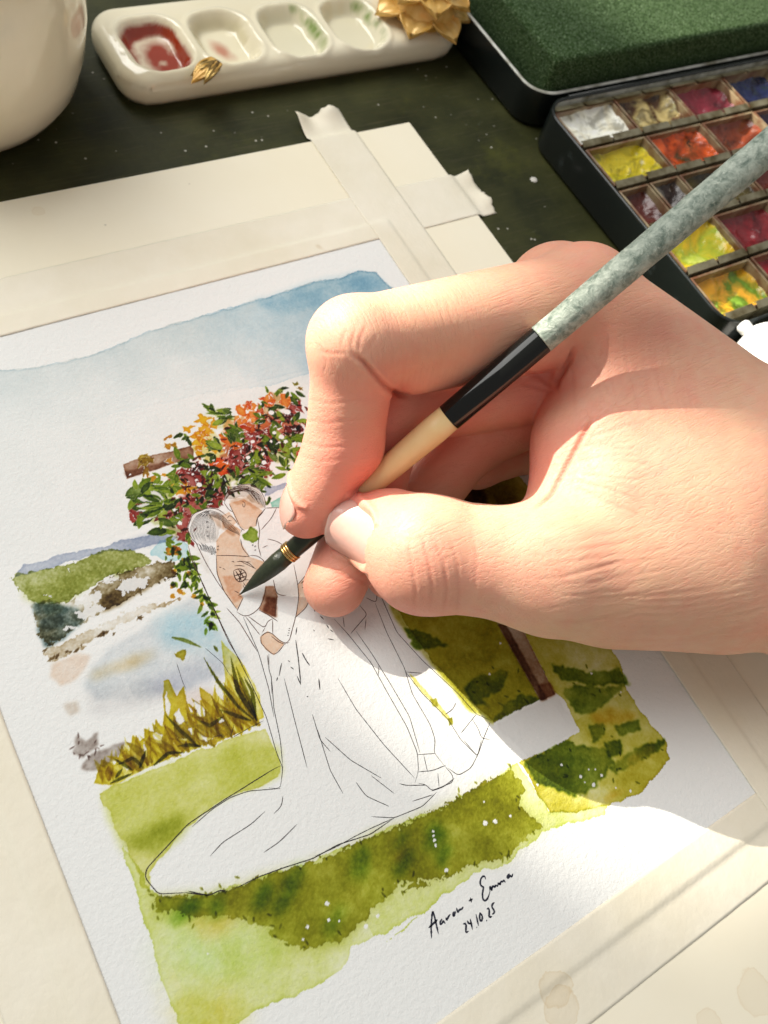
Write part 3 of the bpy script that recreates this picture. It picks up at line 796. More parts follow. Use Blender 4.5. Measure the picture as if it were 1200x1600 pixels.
for q in [[(640, 35), (610, 50), (450, 150), (330, 230), (190, 380), (185, 410), (230, 465), (320, 460)], [(320, 460), (400, 470), (440, 450), (460, 455)], [(480, 450), (560, 410), (640, 380), (750, 345), (830, 300), (940, 265), (1020, 210)], [(400, 470), (330, 455)]]:
    k.add(fF(q), .2)
for q in [[(405, 350), (415, 420), (425, 520)], [(430, 400), (445, 430), (460, 450)], [(350, 440), (340, 490)], [(335, 495), (330, 510)], [(410, 490), (425, 525)], [(495, 500), (500, 545)], [(375, 430), (383, 436)], [(385, 455), (398, 465)], [(448, 570), (454, 572)], [(525, 290), (535, 305)], [(540, 310), (550, 318)], [(475, 310), (478, 316)], [(470, 205), (480, 240)], [(500, 255), (515, 270)], [(530, 345), (555, 350)], [(410, 300), (405, 330)]]:
    k.add(fA(q), .24)
k2 = Ink()
for q in [[(340, 640), (345, 780), (400, 920), (500, 1060)], [(500, 1080), (550, 1115), (600, 1110), (670, 1060), (710, 980), (730, 880)], [(340, 640), (470, 640), (600, 650)], [(530, 510), (540, 580), (600, 650)], [(600, 640), (660, 640), (725, 690), (660, 760)],
          [(650, 410), (660, 340), (720, 280)], [(660, 350), (680, 450), (665, 560), (690, 650)], [(690, 440), (770, 350), (810, 270)], [(720, 270), (860, 265)], [(740, 510), (820, 530), (880, 575)], [(700, 580), (740, 560)], [(945, 710), (975, 860), (985, 960), (965, 1100), (930, 1230), (910, 1310), (870, 1330)],
          [(785, 830), (800, 900), (810, 940), (860, 955), (885, 950)], [(500, 1075), (550, 970)], [(480, 915), (520, 935)], [(670, 1065), (740, 1100), (820, 1155)], [(800, 1120), (810, 960)], [(590, 1115), (650, 1160), (720, 1210), (740, 1150), (780, 1135)], [(720, 1205), (700, 1240)], [(780, 1140), (780, 1250)],
          [(780, 1255), (840, 1310), (890, 1330), (910, 1320)], [(770, 1270), (830, 1320), (880, 1335)], [(690, 1270), (740, 1230), (790, 1260)], [(690, 1270), (685, 1330), (720, 1350), (730, 1380), (760, 1390), (780, 1420), (820, 1400), (870, 1335)], [(1100, 910), (1040, 1050), (950, 1130)], [(975, 870), (1050, 780)],
          [(1085, 935), (1130, 980)], [(740, 1420), (745, 1495)], [(120, 560), (150, 680), (240, 870), (330, 1080), (440, 1320), (550, 1500)], [(180, 540), (260, 700), (350, 850), (400, 920)], [(420, 1050), (520, 1160), (660, 1390)], [(570, 1120), (680, 1260)],
          [(360, 730), (380, 735)], [(390, 740), (410, 750)], [(460, 690), (470, 680), (480, 695)], [(500, 690), (540, 680), (600, 700), (640, 740)], [(520, 680), (580, 710), (650, 745)], [(480, 720), (530, 715), (560, 725)], [(560, 690), (610, 690)], [(550, 850), (570, 880)], [(545, 830), (600, 830)], [(550, 870), (560, 900)]]:
    k2.add(fB(q), .17)
for q in [[(475, 760), (500, 742), (550, 745), (580, 790), (560, 840), (510, 850), (480, 810), (475, 760)], [(490, 760), (540, 840)], [(510, 745), (560, 820)], [(480, 800), (570, 770)], [(490, 830), (575, 800)], [(535, 745), (520, 850)], [(1000, 860), (1030, 830), (1080, 850), (1060, 900), (1010, 890)], [(1020, 840), (1040, 910), (1090, 880)], [(1040, 800), (1050, 850), (1085, 870)]]:
    k2.add(fB(q), .26)
# hair
for j in range(20):
    a = j / 19
    k2.add(fB([(400 + 40 * a, 225 - 120 * a ** .8), (450 + 130 * a, 150 - 50 * a + rng.normal(0, 8)), (560 + 130 * a, 120 + 60 * a * a + rng.normal(0, 8)), (640 + 80 * a, 200 + 60 * a + rng.normal(0, 10))]), .075)
for j in range(18):
    a = j / 17
    k.add(fB([(280 + 10 * rng.normal(), 280 + 30 * a), (180 + 130 * a, 330 + 20 * a), (130 + 200 * a, 440 - 30 * a), (170 + 160 * a, 520 + 10 * rng.normal())]), .075)
for j in range(9):
    a = j / 8
    k2.add(fB([(290, 285 + 40 * a), (370 + 20 * a, 310 + 60 * a), (400 + 60 * (1 - a), 400 + 20 * a), (440 + 60 * (1 - a) + rng.normal(0, 6), 440), (480 + 50 * (1 - a), 490 - 30 * a)]), .08)
for j in range(13):
    k.add(fB([(200 + 10 * j, 540 + 3 * j + rng.normal(0, 8)), (225 + 9 * j, 570 + rng.normal(0, 8)), (220 + 9 * j, 600 + 3 * j)]), .13)
for (x, y) in [(265, 380), (270, 420), (265, 455), (270, 490), (330, 615), (300, 630), (350, 570), (350, 595), (640, 570), (640, 600), (620, 560)]:
    a = np.linspace(0, 5.6, 8); k.add(fB([(x + 13 * math.cos(b), y + 13 * math.sin(b)) for b in a]), .12)
for q in [[(405, 225), (400, 190), (430, 140), (520, 90), (600, 80), (680, 125), (722, 200), (720, 275)], [(720, 275), (690, 320), (655, 350), (650, 410)], [(115, 430), (150, 322), (210, 290), (285, 268), (360, 280), (420, 330)], [(115, 430), (140, 500), (200, 560)], [(400, 225), (440, 290), (470, 300)], [(540, 215), (565, 220), (570, 250), (550, 275), (545, 235)], [(440, 235), (470, 300), (500, 360), (520, 405)], [(425, 350), (440, 320), (480, 350), (510, 400)], [(520, 410), (545, 440), (560, 445)], [(460, 370), (430, 365)], [(545, 430), (530, 460)]]:
    k2.add(fB(q), .16)
for (x, y) in [(895, 1265), (900, 1245), (903, 1226), (906, 1210)]:
    a = np.linspace(0, 6.3, 9); k.add(fB([(x + 12 * math.cos(b), y + 8 * math.sin(b)) for b in a]), .12)
for q in [[(690, 590), (712, 660), (725, 690)], [(800, 530), (870, 590), (900, 640)], [(900, 880), (915, 830)], [(910, 880), (980, 840), (1030, 815)], [(830, 880), (870, 870)], [(832, 522), (850, 545)]]:
    k.add(fE(q), .1)
o = mesh_obj('ink_drawing', k.v, k.f, ink_m.m, sheet, smooth=False); tag(o, kind='stuff')
o = mesh_obj('sepia_drawing', k2.v, k2.f, ink_b.m, sheet, smooth=False); tag(o, kind='stuff')
# the names and the date, one pen stroke group per letter
pen = G('dark_pen', 0.5, 0.3); pen.base((0.016, 0.018, 0.035))
for strokes in [[[(178, 658), (200, 640), (262, 580)], [(205, 758), (200, 640), (215, 485), (235, 560), (255, 650), (270, 714)]],
                [[(305, 575), (280, 590), (275, 630), (295, 645), (318, 600), (310, 570), (322, 620), (335, 622)]],
                [[(340, 560), (348, 612), (352, 560), (372, 535), (382, 530)]],
                [[(412, 505), (395, 535), (402, 565), (425, 560), (430, 520), (412, 505), (428, 500)]],
                [[(440, 470), (452, 535), (458, 495), (472, 468), (482, 500), (500, 490), (502, 460)]],
                [[(570, 375), (580, 420)], [(553, 408), (592, 388)]],
                [[(712, 205), (715, 170), (690, 160), (662, 200), (655, 255), (672, 280), (705, 265), (685, 300), (680, 370), (690, 415), (720, 410), (740, 370), (752, 320)]],
                [[(752, 320), (752, 250), (770, 328), (772, 260), (785, 245), (798, 300), (800, 260), (812, 240), (825, 275)]],
                [[(825, 275), (832, 215), (848, 275), (848, 225), (862, 205), (872, 248), (876, 205), (886, 195), (897, 235)]],
                [[(935, 150), (910, 165), (908, 205), (930, 205), (940, 165), (938, 145), (945, 195), (965, 185), (968, 150)]],
                [[(500, 625), (512, 602), (535, 610), (532, 650), (518, 720), (553, 688)]],
                [[(540, 590), (550, 635), (585, 612)], [(568, 575), (590, 678)]],
                [[(626, 652), (632, 656)]], [[(622, 530), (645, 640)]],
                [[(660, 512), (650, 560), (662, 615), (682, 605), (688, 550), (668, 510), (655, 515)]],
                [[(718, 588), (726, 592)]],
                [[(722, 485), (735, 458), (752, 470), (748, 520), (735, 575), (772, 550)]],
                [[(795, 418), (762, 435), (770, 490), (795, 475), (805, 510), (790, 540), (772, 532)]]]:
    kk = Ink()
    for s_ in strokes: kk.add(fD(s_), .37)
    mesh_obj('letter', kk.v, kk.f, pen.m, sheet, smooth=False)

# ---------------------------------------------------------------- the hand
def smin(a, b, k):
    h = np.clip(0.5 + 0.5 * (b - a) / k, 0, 1)
    return b + (a - b) * h - k * h * (1 - h)


HV = 0.47                                    # voxel, mm
HLO = np.array([46.0, -34.0, -3.0]); HHI = np.array([262.0, 124.0, 72.0])
HN = np.ceil((HHI - HLO) / HV).astype(int)


class Field:
    def __init__(s):
        s.f = np.full(HN, 60.0, np.float32)

    def _block(s, lo, hi):
        i0 = np.clip(np.floor((lo - HLO) / HV).astype(int), 0, HN)
        i1 = np.clip(np.ceil((hi - HLO) / HV).astype(int), 0, HN)
        if (i1 <= i0).any(): return None, None
        ax = [(HLO[k] + HV * np.arange(i0[k], i1[k])).astype(np.float32) for k in range(3)]
        return (slice(i0[0], i1[0]), slice(i0[1], i1[1]), slice(i0[2], i1[2])), ax

    def cone(s, a, b, ra, rb, k=3.0, flat=None, ff=1.0):
        """round cone from a to b; flat: axis along which it is ff times as thick"""
        a = np.asarray(a, float); b = np.asarray(b, float)
        m = max(ra, rb) * max(1, ff) + 14
        sl, ax = s._block(np.minimum(a, b) - m, np.maximum(a, b) + m)
        if sl is None: return s
        X, Y, Z = np.meshgrid(*[q for q in ax], indexing='ij', sparse=True)
        d = b - a; L2 = float(d @ d) + 1e-9
        px, py, pz = X - np.float32(a[0]), Y - np.float32(a[1]), Z - np.float32(a[2])
        t = np.clip((px * d[0] + py * d[1] + pz * d[2]) / L2, 0, 1).astype(np.float32)
        qx, qy, qz = px - t * d[0], py - t * d[1], pz - t * d[2]
        q2 = qx * qx + qy * qy + qz * qz
        if flat is not None:
            fl = np.asarray(flat, float); fl = fl / np.linalg.norm(fl)
            c = qx * fl[0] + qy * fl[1] + qz * fl[2]
            q2 = q2 + c * c * (1 / ff ** 2 - 1)
        dist = np.sqrt(np.maximum(q2, 1e-9)) - (ra + (rb - ra) * t)
        s.f[sl] = smin(s.f[sl], dist, k).astype(np.float32)
        return s

    def chain(s, pts, rad, k=3.0, flat=None, ff=1.0):
        for p, q, r1, r2 in zip(pts, pts[1:], rad, rad[1:]): s.cone(p, q, r1, r2, k, flat, ff)
        return s

    def ball(s, c, r, k=3.0):
        return s.cone(c, np.asarray(c, float) + 1e-3, r, r, k)


def surface_net(f):
    inside = f < 0
    c = [inside[i:i + f.shape[0] - 1, j:j + f.shape[1] - 1, k:k + f.shape[2] - 1] for i in (0, 1) for j in (0, 1) for k in (0, 1)]
    n = sum(x.astype(np.int8) for x in c)
    act = (n > 0) & (n < 8)
    idx = np.full(act.shape, -1, np.int64)
    ijk = np.argwhere(act)
    idx[act] = np.arange(len(ijk))
    acc = np.zeros((len(ijk), 3)); cnt = np.zeros(len(ijk))
    corner = [np.array([i, j, k]) for i in (0, 1) for j in (0, 1) for k in (0, 1)]
    val = [f[ijk[:, 0] + o[0], ijk[:, 1] + o[1], ijk[:, 2] + o[2]].astype(float) for o in corner]
    for a in range(8):
        for b in range(a + 1, 8):
            if np.abs(corner[a] - corner[b]).sum() != 1: continue
            va, vb = val[a], val[b]
            m = (va < 0) != (vb < 0)
            t = np.where(m, va / np.where(m, va - vb, 1), 0)[:, None]
            p = corner[a] + (corner[b] - corner[a]) * t
            acc[m] += p[m]; cnt[m] += 1
    v = ijk + acc / cnt[:, None]
    quads = []
    for axis in range(3):
        o1, o2 = [(1, 2), (2, 0), (0, 1)][axis]
        sl0 = [slice(1, -1)] * 3; sl1 = [slice(1, -1)] * 3
        sl0[axis] = slice(0, f.shape[axis] - 1); sl1[axis] = slice(1, f.shape[axis])
        A = inside[tuple(sl0)]; B = inside[tuple(sl1)]
        for m, flip in ((A & ~B, False), (~A & B, True)):
            e = np.argwhere(m)
            e = e + np.array([0 if q == axis else 1 for q in range(3)])
            d1 = np.zeros(3, int); d1[o1] = 1
            d2 = np.zeros(3, int); d2[o2] = 1
            g = lambda w: idx[w[:, 0], w[:, 1], w[:, 2]]
            q = np.stack([g(e - d1 - d2), g(e - d2), g(e), g(e - d1)], 1)
            if flip: q = q[:, ::-1]
            quads.append(q)
    q = np.concatenate(quads)
    return v, q[(q >= 0).all(1)]


def build_hand_mesh():
    # joints: (photo x, photo y, height over the table in mm)
    iM, iP, iD, iT = U(907, 468, 49), U(556, 537, 49.5), U(538, 694, 31), U(479, 796, 19.5)
    mM, mP, mD, mT = U(870, 455, 40), U(606, 650, 27), U(570, 802, 13), U(523, 915, 8)
    rM, rP, rD, rT = U(930, 510, 28), U(735, 688, 18), U(655, 795, 10), U(610, 898, 7)
    pM, pP, pD, pT = U(985, 570, 19), U(835, 690, 10), U(745, 722, 8), U(690, 715, 7)
    tT, tI, tM, tC = U(556, 821, 21), U(665, 866, 27), U(865, 888, 30), U(1120, 868, 28)
    wA, wB = U(1215, 705, 38), U(1215, 870, 26)
    eA, eB = U(1500, 930, 46), U(1480, 1100, 34)

    palm = Field()
    palm.cone(iM, wA, 10.8, 12.4, 6)
    palm.cone(mM, (wA * .7 + wB * .3), 11, 14.5, 8)
    palm.cone(rM, (wA * .4 + wB * .6) - [0, 0, 8], 10, 14, 8)
    palm.cone(pM, wB - [0, 0, 4], 9.5, 14, 8)
    palm.cone(wA, eA, 15.2, 20, 8)
    palm.cone(wB, eB, 16.5, 19, 8)
    palm.cone(tC, wB, 15, 15, 9)
    palm.cone(tM + [0, -.6, -.5], tC + [-2, -1.5, -1], 13.2, 16.6, 9)                      # thumb metacarpal
    palm.cone(U(945, 670, 37), U(1130, 760, 37.5), 12, 15, 12)   # first web muscle
    palm.cone(U(960, 770, 35), U(1120, 800, 36), 12, 15, 10)
    palm.chain([U(905, 600, 37), U(884, 690, 35), U(868, 800, 31)], [5.5, 5, 5.5], 7)
    palm.cone(U(960, 905, 26), U(1110, 905, 23), 13.0, 14.5, 8)
    palm.ball(U(918, 457, 50), 9.0, 4)                     # index knuckle
    palm.ball(U(854, 449, 43), 8.2, 3)                     # middle knuckle

    out = None
    def add(fld, k, ku=0.9):
        nonlocal out
        d = smin(palm.f, fld.f, k)
        out = d if out is None else smin(out, d, ku)

    F = Field()
    F.cone(iM, iP, 11.0, 9.0, 3)
    F.ball(iP + [-.9, .5, .2], 8.3, 3)
    F.cone(iP, iD, 8.6, 8.3, 3)
    F.cone(iD, iT, 8.2, 6.4, 2)
    add(F, 4)
    F = Field()                                            # soft underside of the bent index finger
    F.cone(U(830, 505, 46), U(648, 548, 45), 11, 9.2, 3)
    add(F, 4, 1.6)
    F = Field()
    F.cone(mM, mP, 10, 8.6, 3).cone(mP, mD, 8.6, 7.8, 3).cone(mD, mT, 8.0, 7.1, 2)
    F.cone(U(905, 604, 33), U(640, 640, 29), 7.4, 7.6, 3)
    add(F, 2)
    F = Field()
    F.cone(U(815, 655, 23), rP, 7.6, 8.0, 3).cone(rP, rD, 7.6, 7.2, 3).cone(rD, rT, 7.2, 5.8, 2)
    add(F, 1.5)
    F = Field()
    F.cone(pM, pP, 9, 7.6, 3).cone(pP, pD, 7.4, 6.6, 3).cone(pD, pT, 6.6, 5.4, 2)
    add(F, 4)
    F = Field()
    F.cone(tM, tI, 12.4, 11.6, 4)
    F.ball(tI + [0, 0, 0], 12.2, 3)
    F.cone(tI, U(606, 832, 23), 11.6, 8.9, 3).cone(U(606, 832, 23), tT, 9.1, 6.9, 3)
    add(F, 6)
    v, q = surface_net(out)
    return HLO + v * HV, q


hand_v, hand_q = build_hand_mesh()


def adj_smooth(v, q, it, lam):
    e = np.concatenate([q[:, [0, 1]], q[:, [1, 2]], q[:, [2, 3]], q[:, [3, 0]]])
    n = len(v)
    deg = np.bincount(e[:, 0], minlength=n) + np.bincount(e[:, 1], minlength=n)
    for _ in range(it):
        acc = np.stack([np.bincount(e[:, 0], v[e[:, 1], k], n) + np.bincount(e[:, 1], v[e[:, 0], k], n) for k in range(3)], 1)
        v = v + lam * (acc / np.maximum(deg, 1)[:, None] - v)
    return v


def vert_normals(v, q):
    fn = np.cross(v[q[:, 2]] - v[q[:, 0]], v[q[:, 3]] - v[q[:, 1]])
    vn = np.zeros_like(v)
    for k in range(4):
        for c in range(3): vn[:, c] += np.bincount(q[:, k], fn[:, c], len(v))
    return vn / np.maximum(np.linalg.norm(vn, axis=1), 1e-9)[:, None]


hand_v = adj_smooth(hand_v, hand_q, 4, .5)
hn = vert_normals(hand_v, hand_q)
hp = J(hand_v)
cdist = np.linalg.norm(hand_v - [0, 0, CAMH], axis=1)
# which vertices face the viewer and are not hidden behind another finger
cell = np.floor(hp / 5).astype(int); cell -= cell.min(0)
key = cell[:, 0] * (cell[:, 1].max() + 3) + cell[:, 1]
zmin = np.full(key.max() + 1, 1e9); np.minimum.at(zmin, key, cdist)
facing = ((np.array([0, 0, CAMH]) - hand_v) * hn).sum(1) > -20
seen = (cdist < zmin[key] + 6) & facing


def seg_dist(P, line):
    d = np.full(len(P), 1e9); line = np.asarray(line, float)
    u_end = np.zeros(len(P))
    for i in range(len(line) - 1):
        a, b = line[i], line[i + 1]; ab = b - a
        t = np.clip(((P - a) @ ab) / (ab @ ab), 0, 1)
        q = np.linalg.norm(P - (a + t[:, None] * ab), axis=1)
        m = q < d; d[m] = q[m]; u_end[m] = (i + t[m]) / (len(line) - 1)
    return d, u_end


disp = np.zeros(len(hand_v)); crease_a = np.zeros(len(hand_v))
def crease(line, depth, w_px, fade=True, lip=.35):
    line = np.asarray(line, float); depth = depth * (.62 if depth < .5 else .85); w_px = w_px * .78
    lo, hi = line.min(0) - 6 * w_px, line.max(0) + 6 * w_px
    m = np.where(seen & (hp > lo).all(1) & (hp < hi).all(1))[0]
    if len(m) == 0: return
    d, u = seg_dist(hp[m], line)
    f = np.clip(np.minimum(u, 1 - u) * 5 + .05, 0, 1) if fade else 1.0
    g = np.exp(-(d / w_px) ** 2) * f
    disp[m] += -depth * g + depth * lip * np.exp(-((d - 2.0 * w_px) / (1.1 * w_px)) ** 2) * f
    crease_a[m] = np.maximum(crease_a[m], g * min(1, depth / .5))


def curve(a, b, bow, n=6, jit=0.0):
    a, b = np.array(a, float), np.array(b, float); t = np.linspace(0, 1, n)[:, None]
    nrm = np.array([-(b - a)[1], (b - a)[0]]) / np.linalg.norm(b - a)
    p = a + (b - a) * t + nrm * bow * 4 * t * (1 - t)
    return p + rng.normal(0, jit, p.shape) if jit else p


# folds read off the photograph
crease([(550, 552), (568, 566), (588, 588), (603, 604), (622, 616), (640, 618)], .7, 5)
crease([(925, 655), (914, 675), (888, 723), (862, 771), (834, 797)], .8, 4.2, lip=.1)
crease([(868, 611), (872, 592), (888, 566), (900, 540)], .9, 5)
crease([(868, 611), (842, 588), (806, 574)], .35, 4)
crease([(866, 615), (842, 606), (812, 598)], .3, 4)
crease([(515, 890), (545, 902), (578, 912)], .3, 4)
for ln, d_ in [([(556, 512), (549, 538), (553, 556)], .25), ([(572, 508), (562, 530), (560, 552)], .22), ([(540, 515), (533, 540)], .18), ([(496, 548), (520, 553), (545, 552)], .2), ([(590, 520), (575, 548)], .15),
               ([(472, 655), (510, 662), (560, 655)], .16), ([(470, 690), (505, 700), (550, 697)], .2), ([(468, 712), (500, 722), (545, 716)], .13), ([(476, 622), (515, 632), (580, 622)], .14),
               ([(635, 838), (643, 880), (650, 920), (648, 952)], .30), ([(655, 828), (668, 868), (676, 915), (672, 955)], .34), ([(676, 838), (694, 880), (699, 925), (692, 962)], .34), ([(700, 830), (715, 880), (718, 930), (712, 970)], .24),
               ([(618, 838), (640, 846), (668, 838)], .14), ([(735, 815), (745, 870), (742, 930)], .14), ([(600, 800), (630, 792), (660, 800)], .12)]:
    crease(ln, d_ * .62, 3.6)
for k_ in range(15):                                  # fan of lines where thumb and hand meet
    t = k_ / 14
    crease(curve((884 + 26 * t + rng.normal(0, 5), 760 - 95 * t), (975 + 60 * rng.random(), 800 - 190 * t + rng.normal(0, 8)), rng.normal(-6, 4), jit=1.5), rng.uniform(.06, .16), 3.4)
for k_ in range(24):                                  # long lines along the thumb's metacarpal
    t = k_ / 23
    x0 = 800 + 90 * rng.random() + 40 * t; y0 = 845 + 120 * t
    crease(curve((x0, y0), (x0 + 110 + 90 * rng.random(), y0 - 30 + 14 * t + rng.normal(0, 6)), rng.normal(4, 4), jit=1.5), rng.uniform(.06, .15), 3.2)
for k_ in range(22):                                  # wrist side
    t = k_ / 21
    x0 = 930 + 60 * rng.random(); y0 = 930 + 80 * t
    crease(curve((x0, y0), (1215, y0 - 26 - 10 * rng.random()), rng.normal(12, 4), jit=1.5), rng.uniform(.04, .09), 3.2)
for k_ in range(20):                                  # back of the hand under the brush
    x0 = 890 + 190 * k_ / 19
    crease(curve((x0 + rng.normal(0, 4), 540 + rng.normal(0, 14)), (x0 + 26 + rng.normal(0, 10), 640 + .2 * (x0 - 890) + rng.normal(0, 14)), rng.normal(5, 3), jit=1.2), rng.uniform(.04, .10), 3.2)
for k_ in range(16):                                  # ridges along the lower side of the bent index
    x0 = 640 + 130 * k_ / 15
    crease(curve((x0, 560 + rng.normal(0, 8)), (x0 - 14, 612 + rng.normal(0, 5)), 3), .06, 3)

hand_v = hand_v + hn * disp[:, None]

# ---- nails: frames on three fingertips
def nail_frame(c, nrm, tip):
    n = np.asarray(nrm, float); n /= np.linalg.norm(n)
    t = np.asarray(tip, float); t = t - n * (t @ n); t /= np.linalg.norm(t)
    return np.asarray(c, float), n, t, np.cross(n, t)


def view_dir(p): 
    d = np.array([0, 0, CAMH]) - p
    return d / np.linalg.norm(d)


tc_ = U(549, 832, 24); ic_ = U(458, 788, 20); mc_ = U(512, 925, 8); rc_ = U(617, 925, 7)
left = U(500, 800, 20) - U(600, 800, 20); left /= np.linalg.norm(left)
down = U(550, 900, 20) - U(550, 800, 20); down /= np.linalg.norm(down)
NAILS = [
    (nail_frame(tc_, view_dir(tc_) + .42 * down + .28 * left, left + -.26 * down), 11.6, 13.2, 'thumb'),
    (nail_frame(ic_, left * 1.0 - .12 * view_dir(ic_) - .25 * down, down + .25 * left), 11.0, 10.0, 'index'),
]


def nail_uv(P, fr, ln, wd):
    c, n, t, b = fr
    r = P - c
    return r @ t / (ln * .5), r @ b / (wd * .5), r @ n


def nail_shape(u, v):
    """<1 inside: square-ish oval, flatter at the cuticle"""
    return (np.abs(u) ** 3.0 + np.abs(v) ** 3.2) ** (1 / 3.1)


nail_a = np.zeros(len(hand_v))
for fr, ln, wd, nm in NAILS:
    u, v, w = nail_uv(hand_v, fr, ln, wd)
    s_ = nail_shape(u, v)
    m = (s_ < 1.6) & (np.abs(w) < 6) & ((hn @ fr[1]) > .05)
    k_ = np.zeros(len(hand_v))
    k_[m] = np.where(s_[m] < .97, -.85 * np.clip((.99 - s_[m]) / .12, 0, 1), .55 * np.exp(-((s_[m] - 1.10) / .09) ** 2) * (u[m] < .6))
    hand_v = hand_v + hn * k_[:, None]
    nail_a = np.maximum(nail_a, np.where(m, np.clip(1.3 - s_, 0, 1), 0))

# ---- colour of the skin: red tips, joints and folds, plus light glow painted between fingers
red = np.zeros(len(hand_v))
for p, r, w in [(U(470, 815, 18), 12, .9), (U(562, 722, 27), 17, 1.0), (U(545, 780, 24), 9, 1.0), (U(590, 640, 38), 10, .9), (U(680, 650, 27), 16, .8), (U(720, 600, 36), 16, .6), (U(560, 590, 45), 9, .75), (U(600, 640, 40), 10, .6), (U(530, 925, 8), 16, .55), (U(545, 830, 24), 11, .5), (U(650, 940, 22), 11, .75), (U(520, 520, 50), 9, .35),
                (U(850, 620, 32), 16, .95), (U(845, 740, 30), 15, .85), (U(760, 690, 18), 20, .6), (U(900, 400, 52), 14, .4), (U(950, 560, 45), 22, .3), (U(680, 900, 30), 12, .35), (U(620, 560, 45), 12, .45), (U(900, 730, 36), 16, .6), (U(530, 640, 36), 14, .5), (U(760, 560, 44), 20, .35), (U(600, 850, 26), 14, .35), (U(880, 480, 48), 20, .3)]:
    red = np.maximum(red, w * np.exp(-(np.linalg.norm(hand_v - p, axis=1) / r) ** 2))
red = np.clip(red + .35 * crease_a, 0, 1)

skin = G('skin', 0.46, 0.4)
rd = skin.attr('blood_glow').outputs['Fac']
mot = skin.noise(260, 4, .6); mot2 = skin.noise(60, 3, .5)
c0 = skin.mix(skin.ramp(mot2, [(.3, 0), (.7, 1)]), (0.68, 0.39, 0.26), (0.74, 0.45, 0.31))
c0 = skin.mix(skin.math('MULTIPLY', skin.ramp(mot, [(.42, 0), (.7, 1)]), .45), c0, (0.72, 0.31, 0.215))
bl2 = skin.noise(32, 4, .6)
c0 = skin.mix(skin.math('MULTIPLY', skin.ramp(bl2, [(.46, 0), (.62, 1)]), .35), c0, (0.74, 0.30, 0.22))
c0 = skin.mix(skin.math('MULTIPLY', skin.ramp(skin.noise(45, 4, .6, skin.mapping(loc=(.3, .1, .2))), [(.5, 0), (.66, 1)]), .3), c0, (0.70, 0.46, 0.27))
c1 = skin.mix(rd, c0, (0.78, 0.22, 0.165))
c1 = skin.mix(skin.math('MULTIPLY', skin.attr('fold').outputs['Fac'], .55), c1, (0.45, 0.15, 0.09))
skin.base(c1)
skin.b.inputs['Subsurface Weight'].default_value = 0.35
skin.b.inputs['Subsurface Radius'].default_value = (1.0, 0.32, 0.18)
skin.b.inputs['Subsurface Scale'].default_value = 0.0032
cellv = skin.n('ShaderNodeTexVoronoi', feature='DISTANCE_TO_EDGE'); skin.set(cellv.inputs['Vector'], skin.mapping((.55, 1.25, 1.25), rot=(0, 0, .2))); cellv.inputs['Scale'].default_value = 1500
cells = skin.ramp(cellv.outputs['Distance'], [(.0, 0), (.10, 1)])
la = skin.ramp(skin.noise(1, 4, .65, skin.mapping((190, 1500, 1500), rot=(0, 0, .12)), .5), [(.36, 0), (.52, 1)])
lb = skin.ramp(skin.noise(1, 4, .65, skin.mapping((1500, 260, 260), rot=(0, .25, .2)), .5), [(.36, 0), (.52, 1)])
lines = skin.mix(skin.attr('across').outputs['Fac'], la, lb)
hgt = skin.math('ADD', skin.math('MULTIPLY', cells, .22), skin.math('MULTIPLY', lines, .8))
hgt = skin.math('ADD', hgt, skin.math('MULTIPLY', skin.noise(420, 3, .55), .35))
skin.normal(skin.bump(hgt, .085, .8))
skin.rough(skin.math('ADD', .43, skin.math('MULTIPLY', mot, .18)))

hand = empty('person', (150, 40, 0))
tag(hand, 'right hand and bare wrist gripping the paint brush over the painting', 'person')
ho = mesh_obj('hand', hand_v, hand_q, skin.m, hand)
set_attr(ho, 'blood_glow', red); set_attr(ho, 'fold', crease_a)
set_attr(ho, 'across', np.clip((800 - hp[:, 0]) / 80, 0, 1) * np.clip((640 - hp[:, 1]) / 60, 0, 1))

